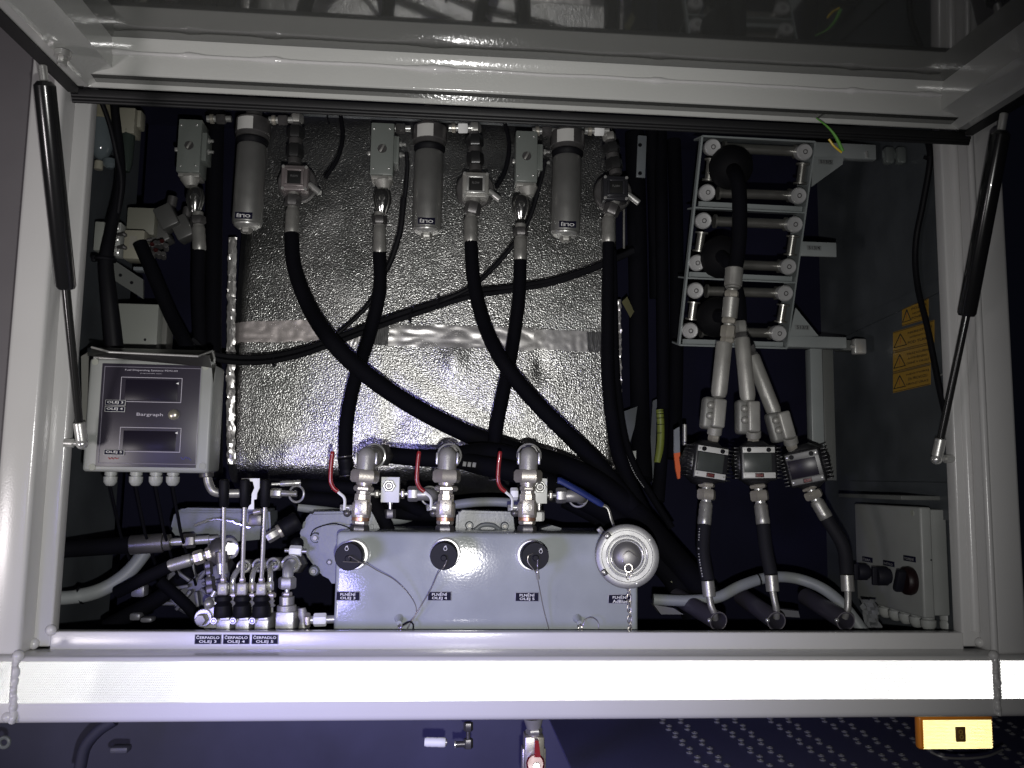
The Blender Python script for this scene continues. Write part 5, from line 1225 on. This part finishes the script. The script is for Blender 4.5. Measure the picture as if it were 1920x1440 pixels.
def blabel(x, y, Y, par, s='L1/03'):
    k = mp(x, y, Y); q = P(x, y, Y)
    p2 = part('tag_plate', G().box(q+V((0, -.0004, 0)), 28*k, .0008, 9*k, b=.0002), M('pale_tag', (.18, .19, .19), .4), par)
    text(s, q+V((0, -.0009, 0)), 6.5*k, btext, p2, width=22*k, name='tag_lettering')
blabel(1504, 614, .243, gs, '513/3')
T = thing('upper_brace', 'grey brace with labelled gusset at the upper right of the rollers', 'brace', P(1600, 300, .19))
part('arm', pbox(1525, 268, 1645, 297, .20, .012, .001), sq, T)
gs = part('gusset', pquad([(1524, 294), (1582, 294), (1580, 308), (1522, 350)], .198, .003), sq, T)
blabel(1548, 304, .198, gs, '513/5')
part('weld_stud', G().cyl(P(1624, 284, .199), P(1626, 296, .199), .002), chrome, T)
for x in (1670, 1692): part('clamp_half', pbox(x-9, 273, x+9, 306, .13, .014, .004), M('galvanised_clamp', (.30, .33, .32), .25, .7), T)
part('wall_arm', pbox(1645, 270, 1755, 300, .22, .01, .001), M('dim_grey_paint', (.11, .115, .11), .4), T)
T = thing('middle_label_arm', 'short grey labelled arm beside the middle roller opening', 'arm', P(1535, 467, .215))
gs = part('arm', pbox(1500, 453, 1570, 481, .215, .004, .0015), sq, T)
blabel(1526, 465, .2148, gs, '513/4')
# earth wire
T = thing('earth_wire', 'green and yellow wire stub hanging in front of the seal above the rollers', 'wire', P(1560, 280, -.02))
part('green_sheath', G().tube(hose_pts([(1530, 221, -.045), (1552, 238, -.042), (1568, 258, -.04), (1580, 284, -.038)]), [.0007+.0018*i/24 for i in range(25)], 10), green, T)
part('yellow_core', G().tube(hose_pts([(1554, 261, -.042), (1564, 274, -.041), (1578, 286, -.039)]), .0014, 8), ywire, T)
# warning stickers on the right wall
def wallsticker(label, q4, lines_, first=False):
    T = thing('warning_sticker', label, 'sticker', onwall(*q4[3], .001), 'yellow warning stickers on the right wall')
    c = [onwall(x, y, .0006) for x, y in q4]
    part('film', G().prism(c, (-.0006, 0, 0)), yellow, T)
    def uv(u, v, off=.0016):
        p = (c[0]*(1-u)+c[1]*u)*(1-v)+(c[3]*(1-u)+c[2]*u)*v; return V((wr-off, p.y, p.z))
    g = G()
    for (a, b, h) in ((uv(.0, .03), uv(1, .03), .02), (uv(.0, .95), uv(1, .95), .02)):
        d = uv(0, .03)-uv(0, 0)
        part('border_line', G().prism([a, b, b+d*.8, a+d*.8], (-.0002, 0, 0)), btext, T)
    t0, t1, t2 = uv(.20, .20), uv(.04, .80), uv(.36, .80)
    part('warning_triangle', G().tube([t0, t1, t2, t0], .0009, 6), btext, T)
    part('warning_bar', G().prism([uv(.185, .38), uv(.215, .38), uv(.21, .68), uv(.19, .68)], (-.0003, 0, 0)), M('dull_red_print', (.3, .12, .03), .5), T)
    rt = (c[1]-c[0]).normalized(); up = (c[0]-c[3]).normalized(); ww = (c[1]-c[0]).length; hh = (c[0]-c[3]).length
    for i, s in enumerate(lines_):
        text(s, uv(.68, .25+.24*i, .0014), hh*.13, btext, T, right=rt, up=up, width=ww*(.58 if i != 1 else .5))
wallsticker('topmost and narrowest yellow warning sticker', [(1692, 577), (1741, 560), (1741, 598), (1692, 612)], ['POZOR', 'HORKÝ', 'POVRCH'])
wallsticker('second yellow warning sticker from the top, half behind the black cable', [(1675, 623), (1752, 600), (1752, 642), (1675, 660)], ['NEBEZPEČÍ', 'VSTŘIKNUTÍ OLEJE', 'POD TLAKEM'])
wallsticker('third yellow warning sticker from the top', [(1675, 661), (1745, 644), (1745, 681), (1675, 699)], ['ZÁKAZ KOUŘENÍ', 'A OTEVŘENÉHO', 'OHNĚ V OKOLÍ'])
wallsticker('lowest yellow warning sticker on the right wall', [(1675, 700), (1745, 683), (1745, 721), (1675, 737)], ['NEOTVÍREJ', 'ZA PROVOZU', 'HROZÍ ÚRAZ'])
solo('bent_wire_clip', G().tube(hose_pts([(1769, 676, .07), (1768, 700, .07), (1758, 706, .07), (1760, 722, .07), (1769, 736, .07), (1770, 748, .07)]), .001, 6), zinc, 'thin bent wire clip beside the black cable on the right wall', 'clip')
# name plates on the sill
for (x, s, lb) in ((390.5, 'OLEJ 3', 'leftmost black name plate on the sill below the levers'), (443.5, 'OLEJ 4', 'middle black name plate on the sill below the levers'), (497, 'OLEJ 5', 'rightmost black name plate on the sill below the levers')):
    T = thing('name_plate', lb, 'name plate', P(x, 1198, YR-.001), 'name plates on the sill'); k = mp(x, 1198, YR); q = P(x, 1198.5, YR-.001)
    part('plate', G().box(q+V((0, -.0005, 0)), 50*k, .001, 18*k, b=.0003), M('plate_border', (.26, .26, .30), .4), T)
    part('plate_face', G().box(q+V((0, -.0012, 0)), 47*k, .0006, 16*k), lblack, T)
    text('ČERPADLO', q+V((0, -.0017, 4.2*k)), 6.6*k, ltext, T, width=42*k)
    text(s, q+V((0, -.0017, -4.4*k)), 6.0*k, ltext, T, width=32*k)

# ================================================================ below the rail
T = thing('side_marker', 'amber side marker lamp hanging under the rail at lower right', 'marker lamp', P(1793, 1375, .03))
k = mp(1793, 1375, .02); c = P(1794, 1374, .02)
part('housing', G().box(c+V((0, .006, 0)), 148*k, .012, 62*k, b=.004, seg=3), lamprim, T)
part('lens', corner_cubes(c.x-69*k, c.x+69*k, c.z-27*k, c.z+25*k, c.y-.0035, .0019), lampamber, T, sharp=5)
part('bulb_window', G().box(c+V((.001, -.0062, 0)), 19*k, .002, 27*k, b=.002, seg=2), brown, T)
part('bulb_dot', G().torus(c+V((.0005, -.0075, .003)), Y_, .0022, .0007, 14, 6).torus(c+V((.0015, -.0075, -.003)), Y_, .0022, .0007, 14, 6), M('dull_gold', (.45, .30, .06), .3), T)
part('mount', pbox(1722, 1340, 1866, 1348, .022, .014, .001), M('bracket_violet', (.16, .15, .17), .4), T)
part('bracket_arc', G().tube(hose_pts([(1745, 1410, .04), (1770, 1420, .03), (1810, 1422, .03), (1850, 1418, .03), (1880, 1406, .04)]), .0016, 8), M('arc_steel', (.3, .3, .3), .35, .6), T)
zp = P(1600, 1440, .14).z
stp = thing('tread_step', 'dark perforated tread step below the rail at lower right', 'step', V((.5, .3, zp)))
part('plate', xz(.18, 1.6, zp-.004, zp, -.35, .415, .001), M('tread_plate', (.13, .13, .26), .5, .1, bump=.3, scale=120), stp)  # plate's blue carries the violet veil in its colour
nn = 0
for i in range(26):
    for j in range(24):
        x = .36+i*.030+(.006 if j % 2 else 0); y = .02+j*.019
        if i % 3 == 2: continue
        q = V((x, y, zp))
        d = q-CAM; d1 = d.dot(_f); px = 960+d.dot(_r)/d1*FPX; py = 720-d.dot(_u)/d1*FPX
        if not (1230 < px < 1990 and 1340 < py < 1470) or nn >= 300: continue
        nn += 1
        if nn == 1:
            tread0 = part('tread_bump', G().torus(q+V((0, 0, .0008)), Z_, .0034, .0016, 12, 6), M('worn_tread_steel', (.36, .36, .38), .30, .5), stp); q0 = q
        else:
            o = tread0.copy(); COL.objects.link(o); o.parent = stp; o.location = q-q0
# drain valve and small fittings under the rail
T = thing('drain_valve', 'small drain ball valve with red handle under the rail', 'drain valve', P(1003, 1440, .06)); k = mp(1003, 1400, .06)
chain(T, (1000, 1346, .06), (1002, 1384, .06), [('socket', 18, 38, castal, 't', .7), ('hex', 10, 30, steel, 'h'), ('neck', 8, 22, nickel, 'c')])
part('body', pbox(984, 1384, 1021, 1460, .05, .03, .002), nickel, T)
part('side_flat', pbox(979, 1405, 1024, 1460, .06, .02, .002), nickel, T)
hd = part('handle', G().lathe(P(1004, 1432, .045), P(1004, 1432, .034), [(0, 17*k), (.7, 17*k), (1, 14*k)], 28), redp, T)
part('handle_arm', G().prism([P(1003, 1388, .034), P(1010, 1389, .034), P(1014, 1420, .034), P(1002, 1420, .034)], (0, .008, 0)), redp, T)
part('handle_nut', G().hexn(P(1006, 1437, .034), P(1006, 1437, .028), 7.5*k, ref=Z_), zinc, T)
T = thing('hose_tail', 'bright knurled steel ferrule hanging dark under the rail', 'ferrule', P(815, 1392, .10))
chain(T, (796, 1391, .10), (838, 1392, .10), [('ferrule', 40, 18, whitemetal, 'f'), ('collar', 3, 12, steel, 'c')])
T = thing('small_elbow', 'small dull elbow fitting right of the bright ferrule', 'elbow', P(878, 1400, .10))
chain(T, (852, 1396, .10), (872, 1395, .10), [('ring', 3, 14, chrome, 'c'), ('pipe', 16, 11, dsteel, 'c')])
chain(T, (878, 1354, .10), (878, 1403, .10), [('hex', 16, 17, dsteel, 'h'), ('pipe', 14, 8, dsteel, 'c'), ('body', 18, 17, dsteel, 'h')])
solo('underside_ring', G().torus(P(8, 1392, .12), Y_, .006, .0025, 20, 8), castg, 'faint round stud at the far lower left under the rail', 'stud')
solo('underside_hose', G().tube(hose_pts([(150, 1440, .2), (160, 1400, .2), (185, 1370, .2), (215, 1350, .2)]), .008), M('navy_hose', (.035, .035, .07), .7), 'dim curved hose under the left part of the rail', 'hose')
solo('underside_fitting', pbox(205, 1402, 238, 1414, .2, .02, .003), M('underside_metal', (.10, .10, .14), .5, .1), 'pale smudge-like fitting under the left part of the rail', 'fitting')
